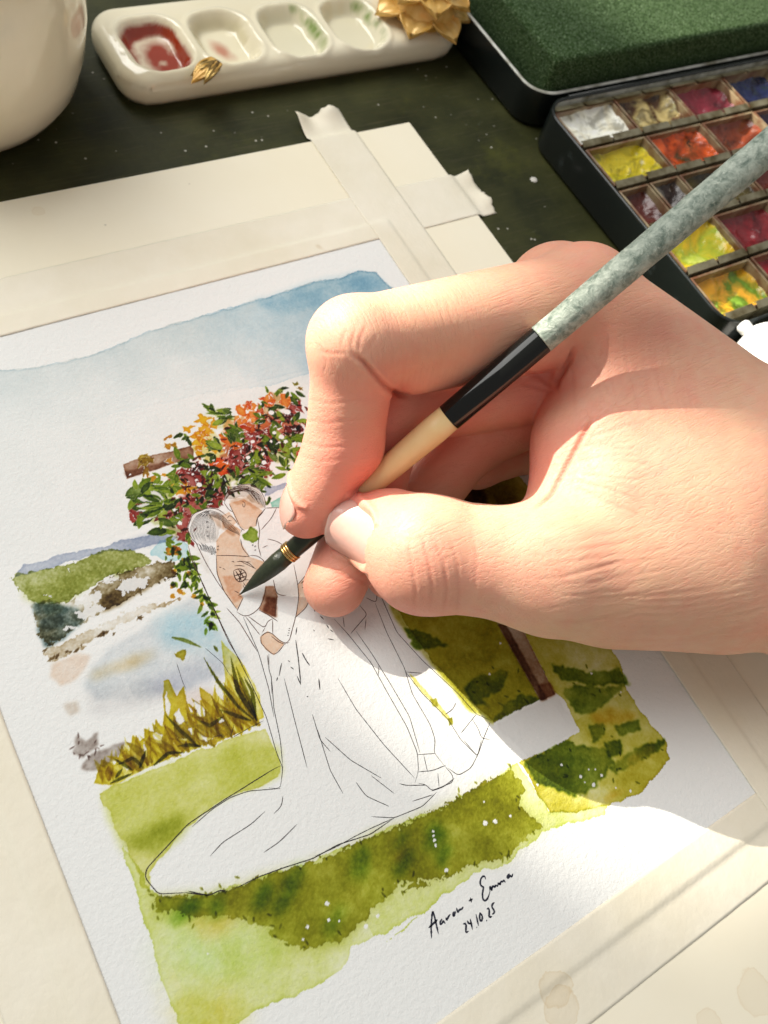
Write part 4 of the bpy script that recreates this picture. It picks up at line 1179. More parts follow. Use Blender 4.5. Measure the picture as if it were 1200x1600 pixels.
# nail plates lie in the hollows left for them
from mathutils.bvhtree import BVHTree
bvh = BVHTree.FromPolygons([tuple(p) for p in hand_v], [tuple(int(i) for i in f) for f in hand_q])
nailm = G('fingernail', 0.26, 0.5)
nn = nailm.noise(1, 3, .5, nailm.mapping((900, 900, 900)))
edge_n = nailm.attr('free_edge').outputs['Fac']
nailm.base(nailm.mix(edge_n, nailm.mix(nn, (0.64, 0.345, 0.285), (0.68, 0.39, 0.325)), (0.76, 0.56, 0.46)))
nailm.b.inputs['Subsurface Weight'].default_value = .2
nailm.b.inputs['Subsurface Radius'].default_value = (1, .4, .3); nailm.b.inputs['Subsurface Scale'].default_value = .0015
nailm.b.inputs['Coat Weight'].default_value = .25; nailm.b.inputs['Coat Roughness'].default_value = .12
for fr, ln, wd, nm in NAILS:
    c, n, t, b = fr
    nu, nv = 22, 22
    V, F, E_ = [], [], []
    prev = 0.0
    H_ = np.full((nu, nv), np.nan); UV = {}
    for i in range(nu):
        for j in range(nv):
            a, r = (i / (nu - 1)) * 2 - 1, (j / (nv - 1)) * 2 - 1
            # squircle mapping of the square onto the nail outline
            k_ = max(abs(a), abs(r)) / max(nail_shape(np.array(a), np.array(r)), 1e-6)
            uu, vv = a * k_ * .985, r * k_ * .985
            UV[i, j] = (uu, vv)
            p = c + t * uu * ln * .5 + b * vv * wd * .5
            hit = bvh.ray_cast(Vector(p + n * 9), Vector(-n), 18)
            if hit[0] is not None: H_[i, j] = (np.array(hit[0]) - c) @ n
    # transverse arch fitted to the finger so that the plate stays one clean curve
    uu = np.array([UV[i, j][0] for i in range(nu) for j in range(nv)]); vv = np.array([UV[i, j][1] for i in range(nu) for j in range(nv)]); hh_ = H_.ravel()
    ok = ~np.isnan(hh_) & (np.hypot(uu, vv) < .95)
    A_ = np.stack([np.ones_like(uu), uu, vv, uu * uu, vv * vv, uu * vv], 1)
    co, *_ = np.linalg.lstsq(A_[ok], hh_[ok], rcond=None)
    hf = A_ @ co + .60
    for q_ in range(len(uu)):
        V.append(c + t * uu[q_] * ln * .5 + b * vv[q_] * wd * .5 + n * hf[q_])
        E_.append(np.clip((uu[q_] - .90) / .08, 0, 1))
    for i in range(nu - 1):
        for j in range(nv - 1): F.append((i * nv + j, (i + 1) * nv + j, (i + 1) * nv + j + 1, i * nv + j + 1))
    no = mesh_obj('fingernail', V, F, nailm.m, ho)
    set_attr(no, 'free_edge', np.array(E_))
    sm = no.modifiers.new('thickness', 'SOLIDIFY'); sm.thickness = .0004; sm.offset = -1

# ---------------------------------------------------------------- the brush
def frame(d):
    d = np.asarray(d, float) / np.linalg.norm(d)
    a = np.array([0, 0, 1.0]) if abs(d[2]) < 0.9 else np.array([1.0, 0, 0])
    x = np.cross(a, d); x /= np.linalg.norm(x)
    return x, np.cross(d, x), d


def lathe_along(p0, d, prof, seg=40, wob=0.0, seed=3):
    """prof: (distance along d, radius) pairs in mm"""
    x, y, d = frame(d)
    v, f = [], []
    for i, (s, r) in enumerate(prof):
        for k in range(seg):
            a = 2 * math.pi * k / seg
            rr = max(r, 1e-3)
            if wob: rr += wob * (vnoise(np.array([s * .35]), np.array([k * 6.0 / seg]), seed)[0] - .5)
            v.append(np.asarray(p0) + d * s + (x * math.cos(a) + y * math.sin(a)) * rr)
    for i in range(len(prof) - 1):
        for k in range(seg):
            k2 = (k + 1) % seg
            f.append((i * seg + k, i * seg + k2, (i + 1) * seg + k2, (i + 1) * seg + k))
    f.append(tuple(range(seg))[::-1])
    f.append(tuple(range((len(prof) - 1) * seg, len(prof) * seg)))
    return v, f


BR0, BR1 = U(372, 931, 0.25), U(1200, 231, 90.0)
BRD = (BR1 - BR0) / np.linalg.norm(BR1 - BR0)


def s_at(px, py):
    """distance along the brush whose picture falls nearest a pixel"""
    s = np.linspace(0, 150, 1501); q = J(BR0 + BRD * s[:, None])
    return float(s[np.argmin(((q - [px, py]) ** 2).sum(1))])


brush = empty('paint_brush', BR0)
tag(brush, 'slim round paint brush held in the hand, its black tip on the painted bride', 'brush')
hair_m = G('brush_hair', 0.35, 0.5)
hs = hair_m.noise(1, 3, .6, hair_m.mapping((1600, 1600, 120)))
hair_m.base(hair_m.mix(hs, (0.008, 0.012, 0.006), (0.035, 0.045, 0.02)))
hair_m.normal(hair_m.bump(hs, .15, .6))
lac = G('black_lacquer', 0.1, 0.35); lac.base((0.004, 0.0045, 0.004)); lac.b.inputs['Coat Weight'].default_value = .0; lac.b.inputs['Coat Roughness'].default_value = .06
fer = G('dark_ferrule', 0.28, 0.5)
fer.base(fer.mix(fer.noise(120, 3), (0.010, 0.014, 0.008), (0.03, 0.038, 0.018))); fer.b.inputs['Metallic'].default_value = .35
gold = G('gold_wire', 0.25, 0.5); gold.base((0.55, 0.36, 0.14)); gold.b.inputs['Metallic'].default_value = 1.0
bare = G('pale_wood', 0.4, 0.4)
bw = bare.noise(1, 4, .6, bare.mapping((500, 500, 60)))
bare.base(bare.mix(bw, (0.80, 0.55, 0.25), (0.86, 0.65, 0.34)))
felt = G('mottled_paper_wrap', 0.6, 0.35)
f1 = felt.noise(420, 5, .7, dist=.6); f2 = felt.noise(1500, 3, .6)
fc = felt.mix(felt.ramp(f1, [(.33, 0), (.62, 1)]), (0.10, 0.145, 0.115), (0.42, 0.47, 0.40))
fc = felt.mix(felt.ramp(f2, [(.58, 0), (.74, .6)]), fc, (0.66, 0.70, 0.60))
felt.base(fc); felt.normal(felt.bump(felt.math('ADD', f1, f2), .35, .6))

sB1, sB2, sW0, sW1, sL1 = s_at(452, 866), s_at(505, 824), s_at(530, 797), s_at(703, 655), s_at(846, 531)
prof = [(0, .02), (1.5, .3), (4, .95), (7, 1.65), (10, 2.05), (sB1 - 3.2, 2.25), (sB1 - .2, 2.15)]
mesh_obj('hair_tip', *lathe_along(BR0, BRD, prof, 36, .12), hair_m.m, brush)
mesh_obj('ferrule', *lathe_along(BR0, BRD, [(sB1 - .3, 2.05), (sB1, 2.2), (sB2, 2.2), (sW0 - 3, 2.3), (sW0 + .4, 2.35)], 36), fer.m, brush)
for sb in (sB1, sB2):
    for q in range(3):
        s0 = sb + q * .62
        mesh_obj('gold_band', *lathe_along(BR0, BRD, [(s0 - .31, 2.2)] + [(s0 + .29 * math.sin(a), 2.22 + .26 * math.cos(a)) for a in np.linspace(-1.5, 1.5, 7)] + [(s0 + .31, 2.2)], 36), gold.m, brush)
rw = 3.0
mesh_obj('bare_wood', *lathe_along(BR0, BRD, [(sW0, 2.25), (sW0 + 3, 2.45), ((sW0 + sW1) / 2, 2.85), (sW1 - 4, 3.12), (sW1, rw)], 40), bare.m, brush)
mesh_obj('black_collar', *lathe_along(BR0, BRD, [(sW1 + .01, rw - .1), (sW1 + .1, rw + .04), (sW1 + .3, rw + .06), (sL1 - .2, rw + .1), (sL1, rw)], 48), lac.m, brush)
pr = [(s, rw + .14 + .0016 * (s - sL1)) for s in np.arange(sL1 + .25, 205, 2.0)]
mesh_obj('wrapped_handle', *lathe_along(BR0, BRD, [(sL1 + .02, rw - .1), (sL1 + .05, rw + .1)] + pr + [(206, 1.0)], 40, .16, 9), felt.m, brush)

# ---------------------------------------------------------------- ceramic palette, water pot, gilt pieces
glaze = G('cream_glaze', 0.16, 0.5)
gn_ = glaze.noise(22, 4, .55)
gcol = glaze.mix(glaze.ramp(gn_, [(.3, 0), (.7, 1)]), (0.78, 0.71, 0.50), (0.86, 0.80, 0.62))
glaze.b.inputs['Coat Weight'].default_value = .5; glaze.b.inputs['Coat Roughness'].default_value = .05
glaze.base(gcol)
glaze.normal(glaze.bump(glaze.noise(90, 2), .25, .35))

tray_g = G('stained_glaze', 0.16, 0.5)
gn2 = tray_g.noise(22, 4, .55)
tc2 = tray_g.mix(tray_g.ramp(gn2, [(.3, 0), (.7, 1)]), (0.78, 0.71, 0.50), (0.86, 0.80, 0.62))
tray_g.b.inputs['Coat Weight'].default_value = .5; tray_g.b.inputs['Coat Roughness'].default_value = .05
att = tray_g.attr('stain')
tray_g.base(tray_g.mix(att.outputs['Alpha'], tc2, att.outputs['Color']))
tray_g.normal(tray_g.bump(tray_g.noise(90, 2), .25, .35))


def rbox(x, y, cx, cy, hx, hy, r):
    """signed distance to a rounded rectangle"""
    qx = np.abs(x - cx) - hx + r; qy = np.abs(y - cy) - hy + r
    return np.hypot(np.maximum(qx, 0), np.maximum(qy, 0)) + np.minimum(np.maximum(qx, qy), 0) - r


PX0, PX1, PY0, PY1, PTOP = 79.0, 204.8, 219.5, 256.5, 8.5
xs = np.arange(PX0 - .01, PX1 + .02, .5); ys = np.arange(PY0 - .01, PY1 + .02, .5)
XX, YY = np.meshgrid(xs, ys, indexing='ij')
ph = 10.0
d_out = rbox(XX, YY, (PX0 + PX1) / 2, (PY0 + PY1) / 2, (PX1 - PX0) / 2, (PY1 - PY0) / 2, ph)
z_top = np.full(XX.shape, PTOP)
stain = np.zeros(XX.shape + (4,)); 
wells = [(94.8, 235.3), (117.6, 234.4), (141.5, 233.5), (165.0, 233.0)]
for i, (wx, wy) in enumerate(wells):
    d = rbox(XX, YY, wx, wy, 10.4, 13.0, 8.2) + 1.0 * (fbm(XX * .15, YY * .15, 70 + i, 3) - .5)
    dep = np.clip(-d / 4.5, 0, 1); dep = dep * dep * (3 - 2 * dep)
    z_top -= dep * (4.6 - .03 * (YY - wy))
    z_top += .45 * np.exp(-((d - .3) / 1.0) ** 2)
    stain_m = np.clip(-d / 2.0, 0, 1)
    if i == 0:
        c = np.array([0.30, 0.035, 0.012]); n = fbm(XX * .25, YY * .25, 5, 4)
        pool = np.clip((-d - 1.2) / 1.2, 0, 1)
        ring = pool * np.exp(-((d + 2.6 + 2.4 * (fbm(XX * .12, YY * .12, 33, 3) - .5)) / 1.5) ** 2) * (.35 + .65 * np.clip(((XX - 94.8) - .2 * (YY - 235)) / 8 + .3, 0, 1) + .5 * (YY > 240))
        blobm = np.clip(1.5 - np.hypot((XX - 96.5) / 5.5, (YY - 234) / 8) * (1.0 + .9 * (n - .5)), 0, 1)
        a = np.clip(np.maximum(np.clip((ring + .9 * (n - .5)) * 1.6, 0, 1), np.clip((blobm * (.3 + 1.2 * n) - .25) * 2.0, 0, 1) * .92) + pool * .16, 0, 1) * np.clip((-d - .6) / .8, 0, 1)
        stain[..., :3] = c; stain[..., 3] = np.maximum(stain[..., 3], a)
    if i == 1:
        n = fbm(XX * .3, YY * .3, 15, 4)
        a = np.clip(1.25 - np.hypot((XX - 117 + .25 * (YY - 232)) / 3.0, (YY - 234) / 5.0) - .6 * (n - .5), 0, 1) * .8
        m = a > stain[..., 3]; stain[m, :3] = (0.46, 0.12, 0.06); stain[..., 3] = np.maximum(stain[..., 3], a)
        a = .35 * np.exp(-((d + 3.0) / 1.4) ** 2) * (YY > wy); m = a > stain[..., 3]; stain[m, :3] = (0.36, 0.30, 0.10); stain[..., 3] = np.maximum(stain[..., 3], a)
    if i in (2, 3):
        n = fbm(XX * .4, YY * .4, 25 + i, 4)
        a = np.clip(.9 * np.exp(-((d + 1.8) / 1.3) ** 2) * (XX > wx + 4) * (n - .25) * 2.2, 0, .9) * np.clip((YY - wy + 13) / 10, 0, 1)
        m = a > stain[..., 3]; stain[m, :3] = (0.14, 0.24, 0.02); stain[..., 3] = np.maximum(stain[..., 3], a)
        a = .18 * np.clip(-d / 3, 0, 1); m = a > stain[..., 3]; stain[m, :3] = (0.42, 0.44, 0.28); stain[..., 3] = np.maximum(stain[..., 3], a)
edge_r = 4.0
t = np.clip(1 + d_out / edge_r, 0, 1)
z_top -= edge_r * (1 - np.sqrt(np.maximum(1 - t * t, 0)))
keep = d_out < .25
id_ = -np.ones(XX.shape, int); id_[keep] = np.arange(keep.sum())
pv = np.stack([XX[keep], YY[keep], z_top[keep]], 1)
fq = np.stack([id_[:-1, :-1], id_[1:, :-1], id_[1:, 1:], id_[:-1, 1:]], -1).reshape(-1, 4)
fq = fq[(fq >= 0).all(1)]
palette = empty('ceramic_palette', (140, 238, TZ))
tag(palette, 'cream glazed ceramic palette with four wells, red paint pooled in the first', 'palette')
top = mesh_obj('well_tray', pv, fq, tray_g.m, palette)
set_attr(top, 'stain', stain[keep])
sv, sf = [], []
ang = np.linspace(0, 2 * np.pi, 200, endpoint=False)
hx, hy = (PX1 - PX0) / 2, (PY1 - PY0) / 2
for zz, ins in [(PTOP - 2.5, .8), (PTOP - 3.9, .18), (PTOP - 5, -.12), (PTOP - 7, -.05), (TZ + 2.5, .4), (TZ + .8, 1.4), (TZ + .01, 3.2)]:
    for a in ang:
        c, s = math.cos(a), math.sin(a)
        e = 2 / 7.0
        # superellipse-like rounded rectangle by marching the corner arcs
        ux, uy = abs(c) ** .0 * c, s
        k = min((hx) / max(abs(c), 1e-6), (hy) / max(abs(s), 1e-6))
        x, y = c * k, s * k
        cx, cy = max(min(x, hx - ph), -(hx - ph)), max(min(y, hy - ph), -(hy - ph))
        vx, vy = x - cx, y - cy; L = math.hypot(vx, vy) + 1e-9
        x, y = cx + vx / L * (ph - ins), cy + vy / L * (ph - ins)
        sv.append(((PX0 + PX1) / 2 + x, (PY0 + PY1) / 2 + y, zz))
n_ = len(ang)
for i in range(6):
    for j in range(n_): sf.append((i * n_ + j, (i + 1) * n_ + j, (i + 1) * n_ + (j + 1) % n_, i * n_ + (j + 1) % n_))
sf.append(tuple(range(6 * n_, 7 * n_)))
mesh_obj('side_wall', sv, [q[::-1] for q in sf], glaze.m, palette)

gilt = G('gilt_glaze', 0.22, 0.5)
gg = gilt.noise(140, 4, .6)
gilt.base(gilt.mix(gilt.ramp(gg, [(.35, 0), (.65, 1)]), (0.62, 0.34, 0.06), (0.82, 0.54, 0.18)))
gilt.b.inputs['Metallic'].default_value = .15
gilt.normal(gilt.bump(gg, .08, .3))
gilt_d = G('dark_gilt', 0.25, 0.5)
gilt_d.base(gilt_d.mix(gilt_d.ramp(gilt_d.noise(300, 3), [(.4, 0), (.6, 1)]), (0.20, 0.12, 0.03), (0.48, 0.32, 0.10)))
gilt_d.b.inputs['Metallic'].default_value = .6


def petal(base, azim, ln, wd, rise, curl, thick=1.6, nu=22, nv=17, ridge=.35):
    """pointed cupped petal with scored ridges, closed, mm"""
    c, s = math.cos(azim), math.sin(azim)
    rows = []
    for side in (1, -1):
        for i in range(nu):
            u = i / (nu - 1)
            w = wd * (math.sin(math.pi * min(1, u * .55 + .24)) ** .8) * (1 - u ** 4) ** .8 + .02
            for j in range(nv):
                v = j / (nv - 1) * 2 - 1
                r = ln * u * (1 - .10 * v * v)
                h = rise * u - curl * u * u + .20 * wd * v * v * (1 - .3 * u)
                h += side * thick * .5 * (1 - v * v * .9) * (1 - u ** 4)
                if side > 0: h -= ridge * (.5 + .5 * math.cos(v * 9.5)) ** 3 * min(1, u * 4) * (1 - u) * 1.7
                y = v * w * .5
                rows.append((base[0] + c * r - s * y, base[1] + s * r + c * y, base[2] + h))
    F = []
    N = nu * nv
    for sd in (0, 1):
        for i in range(nu - 1):
            for j in range(nv - 1):
                a = sd * N + i * nv + j
                q = (a, a + nv, a + nv + 1, a + 1)
                F.append(q if sd == 0 else q[::-1])
    for i in range(nu - 1):
        a, b = i * nv, N + i * nv
        F.append((a, b, b + nv, a + nv)); a += nv - 1; b += nv - 1
        F.append((a, a + nv, b + nv, b))
    for j in range(nv - 1):
        F.append((j, j + 1, N + j + 1, N + j)); a = (nu - 1) * nv + j
        F.append((a, N + a, N + a + 1, a + 1))
    return rows, F


lc = np.array([192.0, 232.0, PTOP - .3])
lotus = empty('lotus_brush_rest', lc)
tag(lotus, 'gilt ceramic lotus flower sitting on the right end of the palette', 'ornament')
mesh_obj('flower_base', *lathe_along(lc, (0, 0, 1), [(0, 9.5), (1.5, 11.5), (5, 12), (9, 10.5), (12, 7), (13, 2)], 40), gilt.m, lotus)
for ring_i, (n, r0, ln, wd, z0, rise, curl) in enumerate([(7, 8.5, 10.5, 12.5, 3.5, .5, 2.5), (7, 6.5, 10.0, 12.5, 10.0, 1.5, 2.5), (6, 3.5, 7.5, 10, 15.0, 3, 1.5)]):
    for k_ in range(n):
        a = 2 * math.pi * (k_ + .5 * (ring_i % 2)) / n - math.pi / 2 + .12
        b = lc + np.array([math.cos(a) * r0, math.sin(a) * r0, z0])
        mesh_obj('petal', *petal(b, a + rng.normal(0, .05), ln * rng.uniform(.93, 1.05), wd, rise, curl, 3.6, ridge=.5), gilt.m, lotus)
sb_ = np.array([108.6, 221.0, PTOP + .7])
seed_r = empty('gilt_seed', sb_ - [0, 0, 1.5])
tag(seed_r, 'small dark gold ridged bud on the near rim of the palette', 'ornament')
for k_, (da, w_, z_) in enumerate([(0.0, 6.0, .2), (.5, 4.4, .3), (-.5, 4.6, .1)]):
    mesh_obj('bud_leaf', *petal(sb_ + [0, -.4 * k_, z_], math.radians(205) + da * .55, 12.0 - 2 * (k_ > 0), w_, 1.8 + k_ * .4, 3.2, 3.4, ridge=.6), gilt_d.m if k_ else gilt.m, seed_r)

pot = empty('water_pot', (38, 240, TZ))
tag(pot, 'large cream glazed ceramic water pot cut off by the left edge', 'pot')
pc = np.array([33.0, 244.0, TZ])
prof_o = [(0, 30), (1.2, 32.5), (3, 34.5), (8, 38), (16, 40.5), (26, 42), (38, 42.5), (50, 41), (62, 37.5), (70, 34.5), (72, 33.2), (71.5, 31.5), (68, 32), (50, 38), (26, 38), (8, 30), (5, 10)]
mesh_obj('pot_body', *lathe_along(pc, (0, 0, 1), prof_o, 96), glaze.m, pot)
wat = G('pot_water', 0.05, 0.5); wat.base((0.30, 0.27, 0.17))
mesh_obj('water_surface', *lathe_along(pc + [0, 0, 50], (0, 0, 1), [(0, 37.6), (.5, 37.9)], 64), wat.m, pot)

# ---------------------------------------------------------------- the paint tin
BX0, BX1, BY0, BY1, BZ = 206.5, 352.0, 73.0, 177.0, 12.0
tin_m = G('black_enamel', 0.22, 0.5)
tin_m.base(tin_m.mix(tin_m.ramp(tin_m.noise(70, 4, .6), [(.62, 0), (.75, 1)]), (0.008, 0.011, 0.010), (0.035, 0.045, 0.045)))
tin_m.normal(tin_m.bump(tin_m.noise(200, 3), .05, .4))
enam = G('worn_white_enamel', 0.3, 0.5)
enam.base(enam.mix(enam.ramp(enam.noise(90, 4, .6), [(.45, 0), (.65, 1)]), (0.62, 0.63, 0.58), (0.20, 0.19, 0.13)))


def tray(x0, x1, y0, y1, z0, z1, r, wall, lip, name_out, name_in, root, inset_z=1.0, n=10):
    """open tin with rounded corners: outer shell, rolled lip, inner lining"""
    def loop(ins, z):
        P = []
        for cx, cy, a0 in ((x1 - r, y1 - r, 0), (x0 + r, y1 - r, 90), (x0 + r, y0 + r, 180), (x1 - r, y0 + r, 270)):
            for k in range(n):
                a = math.radians(a0 + 90 * k / (n - 1)); rr = max(r - ins, .3)
                P.append((cx + math.cos(a) * rr, cy + math.sin(a) * rr, z))
        return P
    def skin_(loops, cap_first=False, cap_last=False):
        V = [p for l in loops for p in l]; m = len(loops[0]); F = []
        for i in range(len(loops) - 1):
            for j in range(m): F.append((i * m + j, i * m + (j + 1) % m, (i + 1) * m + (j + 1) % m, (i + 1) * m + j))
        if cap_first: F.append(tuple(range(m))[::-1])
        if cap_last: F.append(tuple(range((len(loops) - 1) * m, len(loops) * m)))
        return V, F
    mesh_obj(name_out, *skin_([loop(2.2, z0), loop(.6, z0 + .5), loop(.1, z0 + 2), loop(0, z1 - .8), loop(.1, z1)], cap_first=True), tin_m.m, root)
    mesh_obj('rolled_rim', *skin_([loop(.1, z1), loop(.25, z1 + .35), loop(.7, z1 + .5), loop(1.15, z1 + .3), loop(1.3, z1 - .3)]), lip, root)
    mesh_obj(name_in, *skin_([loop(1.3, z1 - .3), loop(1.6, z1 - 2), loop(2.0, z0 + inset_z + 1), loop(3.2, z0 + inset_z)], cap_last=True), enam.m, root)


tin = empty('watercolour_tin', (265, 125, TZ))
tag(tin, 'black enamel watercolour tin full of used paint pans, lid folded back', 'paint tin')
tray(BX0, BX1, BY0, BY1, TZ + .02, BZ, 10, 1.2, tin_m.m, 'tin_shell', 'tin_lining', tin)
tray(BX0 + .3, BX1 - .3, BY1 + 2.4, BY1 + 104, TZ + .02, BZ - .5, 10, 1.2, enam.m, 'lid_shell', 'lid_lining', tin)
mesh_obj('hinge', *lathe_along((BX0 + 14, BY1 + 1.2, BZ - 1.6), (1, 0, 0), [(0, 1.0), (BX1 - BX0 - 28, 1.0)], 16), tin_m.m, tin)

spm = G('green_sponge', 0.95, 0.1)
sn1 = spm.noise(900, 4, .7); sv1 = spm.voronoi(1700)
spc = spm.mix(spm.ramp(sn1, [(.35, 0), (.65, 1)]), (0.012, 0.028, 0.007), (0.040, 0.075, 0.026))
spm.base(spm.mix(spm.ramp(spm.noise(2300, 3, .65), [(.55, 0), (.68, .85)]), spc, (0.30, 0.41, 0.24)))
spm.normal(spm.bump(spm.math('ADD', sn1, spm.ramp(sv1, [(.1, 0), (.5, 1)])), .28, .7))
bmv, bmf = box_mesh(BX0 + 6.5, BX1 - 6, BY1 + 5.5, BY1 + 96, 1.5, 22.5, 2.2, 4)
o = mesh_obj('damp_sponge', bmv, bmf, spm.m)
tag(o, 'dark green block sponge lying in the open tin lid, partly in sunlight', 'sponge')

steel = G('dull_steel', 0.35, 0.5)
steel.base(steel.mix(steel.ramp(steel.noise(160, 4, .6), [(.4, 0), (.65, 1)]), (0.36, 0.33, 0.22), (0.14, 0.11, 0.05)))
steel.b.inputs['Metallic'].default_value = .75


def paint_mat(name, cols, rough=.16, sc=90, seed=0.0, light=None):
    cols = [tuple(min(.85, x * (1.45 if max(c) > .12 else 1.0)) for x in c) for c in cols]
    g = G(name, rough, .45)
    n1 = g.noise(sc, 4, .55, g.mapping(loc=(seed, seed * .7, 0)), .8)
    st = [(.30 + .4 * i / max(1, len(cols) - 1), c) for i, c in enumerate(cols)]
    cb = g.ramp(n1, st)
    m2 = g.ramp(g.noise(sc * .8, 5, .65, g.mapping(loc=(seed * 3 + 1, seed, 2)), 1.5), [(.52, 0), (.6, 1)])
    m3 = g.ramp(g.noise(sc * 2.5, 4, .7, g.mapping(loc=(seed * 2, 3, 1)), .8), [(.60, 0), (.68, 1)])
    cb = g.mix(g.math('MULTIPLY', m2, .6), cb, tuple(x * .22 for x in cols[0]))
    g.base(g.mix(g.math('MULTIPLY', m3, .5), cb, tuple(min(.8, x * 1.5 + .02) for x in cols[-1])))
    g.normal(g.bump(g.noise(sc * 2.2, 3, .5, g.mapping(loc=(seed, 0, seed)), .6), 1.3, .8))
    g.b.inputs['Coat Weight'].default_value = .12 if rough < .4 else 0
    g.b.inputs['Coat Roughness'].default_value = .08
    return g.m


PM = {
    'white': paint_mat('white_paint', [(.50, .46, .33), (.66, .63, .52), (.72, .70, .60)], .8, 120, .1),
    'brown_cream': paint_mat('brown_cream_paint', [(.05, .018, .006), (.10, .04, .012), (.40, .31, .12), (.48, .40, .20)], .2, 110, .2),
    'plum': paint_mat('plum_paint', [(.10, .012, .018), (.20, .02, .035), (.12, .02, .02)], .25, 70, .3),
    'blue': paint_mat('dark_blue_paint', [(.008, .012, .03), (.02, .03, .12), (.03, .06, .04)], .15, 110, .4),
    'yellow': paint_mat('yellow_paint', [(.26, .24, .01), (.46, .36, .01), (.50, .42, .03)], .15, 80, .5),
    'orange': paint_mat('orange_paint', [(.03, .03, .004), (.40, .05, .006), (.58, .09, .01), (.46, .07, .012)], .2, 80, .6),
    'rust': paint_mat('rust_paint', [(.05, .012, .006), (.16, .03, .01), (.10, .02, .008)], .2, 70, .7),
    'maroon': paint_mat('maroon_paint', [(.035, .006, .005), (.10, .018, .012), (.05, .01, .008)], .2, 90, .8),
    'dark': paint_mat('dark_brown_paint', [(.010, .006, .006), (.04, .02, .015), (.02, .01, .008), (.22, .20, .17)], .2, 110, .9),
    'olive': paint_mat('olive_paint', [(.02, .015, .004), (.08, .06, .01), (.03, .02, .006)], .25, 90, 1.0),
    'yellow_green': paint_mat('yellow_green_paint', [(.44, .30, .012), (.50, .34, .012), (.24, .30, .02), (.40, .44, .10)], .18, 80, 1.1),
    'crimson': paint_mat('crimson_paint', [(.06, .006, .010), (.18, .015, .02), (.10, .01, .014)], .18, 90, 1.2),
    'ochre_green': paint_mat('ochre_green_paint', [(.03, .02, .004), (.42, .20, .012), (.52, .26, .02), (.08, .14, .008), (.16, .28, .03)], .2, 75, 1.35),
    'red': paint_mat('red_paint', [(.20, .008, .012), (.30, .012, .02), (.24, .01, .016)], .25, 60, 1.5),
    'violet': paint_mat('violet_paint', [(.02, .008, .04), (.05, .015, .09), (.03, .01, .05)], .2, 80, 1.6),
}
pan_m = G('stained_pan_plastic', 0.35, 0.5)
pan_m.base(pan_m.mix(pan_m.ramp(pan_m.noise(130, 4, .6), [(.4, 0), (.6, 1)]), (0.30, 0.24, 0.14), (0.16, 0.07, 0.035)))


def pan(x0, x1, y0, y1, z0, z1, key, lab, fill=.75, seed=0):
    root = empty('paint_pan', ((x0 + x1) / 2, (y0 + y1) / 2, z0))
    tag(root, lab, 'paint pan', 'paint pans in the tin')
    w = .75
    V, F = [], []
    for (i, z) in [(.6, z0), (0, z1), (w * .4, z1 + .12), (w, z1), (w + .5, z0 + 1)]:
        V += [(x0 + i, y0 + i, z), (x1 - i, y0 + i, z), (x1 - i, y1 - i, z), (x0 + i, y1 - i, z)]
    for i in range(4):
        for j in range(4): F.append((i * 4 + j, i * 4 + (j + 1) % 4, (i + 1) * 4 + (j + 1) % 4, (i + 1) * 4 + j))
    F.append((16, 17, 18, 19)); F.append((3, 2, 1, 0))
    mesh_obj('pan_box', V, F, pan_m.m, root, smooth=False)
    nx, ny = 26, 20
    V, F = [], []
    for i in range(nx):
        for j in range(ny):
            u, v = i / (nx - 1), j / (ny - 1)
            x = x0 + w + .05 + (x1 - x0 - 2 * w - .1) * u; y = y0 + w + .05 + (y1 - y0 - 2 * w - .1) * v
            bowl = 1 - min(1, 2.2 * min(u, 1 - u, v, 1 - v)) ** .8
            n = fbm(np.array([x * .22 + seed]), np.array([y * .22]), 60, 4)[0]
            V.append((x, y, z0 + (z1 - z0) * (fill - .42 + .38 * bowl) + 2.6 * (n - .5)))
    for i in range(nx - 1):
        for j in range(ny - 1): F.append((i * ny + j, (i + 1) * ny + j, (i + 1) * ny + j + 1, i * ny + j + 1))
    mesh_obj('paint_cake', V, F, PM[key], root)
    return root


PZ0, PZ1 = 1.5, 10.6
rows = [(156.0, 173.0), (136.6, 153.6), (117.2, 134.2), (97.8, 114.8), (78.4, 95.4)]
CW, CG = 27.0, .8
cx0 = BX0 + 3.6
layout = [
    [('white', 1, 'chalky white paint pan in the far left corner of the tin'), ('brown_cream', 1, 'pan of brown paint with cream puddles beside the white pan'), ('plum', 1, 'flat plum red paint pan between the brown and blue pans'), ('blue', 1, 'dark blue paint pan at the far right of the tin')],
    [('yellow', 1, 'glossy yellow paint pan just nearer than the white pan'), ('orange', 1, 'bright orange red paint pan beside the yellow pan'), ('rust', 1, 'rust brown paint pan right of the orange pan'), ('violet', 1, 'violet paint pan at the right end behind the brush handle')],
    [('maroon', .5, 'small maroon half pan against the left wall of the tin'), ('dark', .5, 'small near black half pan beside the maroon one'), ('olive', 1, 'dark olive paint pan half hidden behind the brush handle'), ('maroon', 1, 'dark maroon full pan right of the brush handle')],
    [('yellow_green', 1, 'yellow and lime green paint pan under the brush handle'), ('crimson', 1, 'crimson paint pan with wet swirls right of the lime green one'), ('dark', 1, 'near black full pan at the right edge of the tin')],
    [('ochre_green', 1, 'ochre and leaf green paint pan in the near left corner'), ('red', 1, 'deep red paint pan in the near row at the picture edge'), ('plum', 1, 'plum paint pan hidden at the near right of the tin')],
]
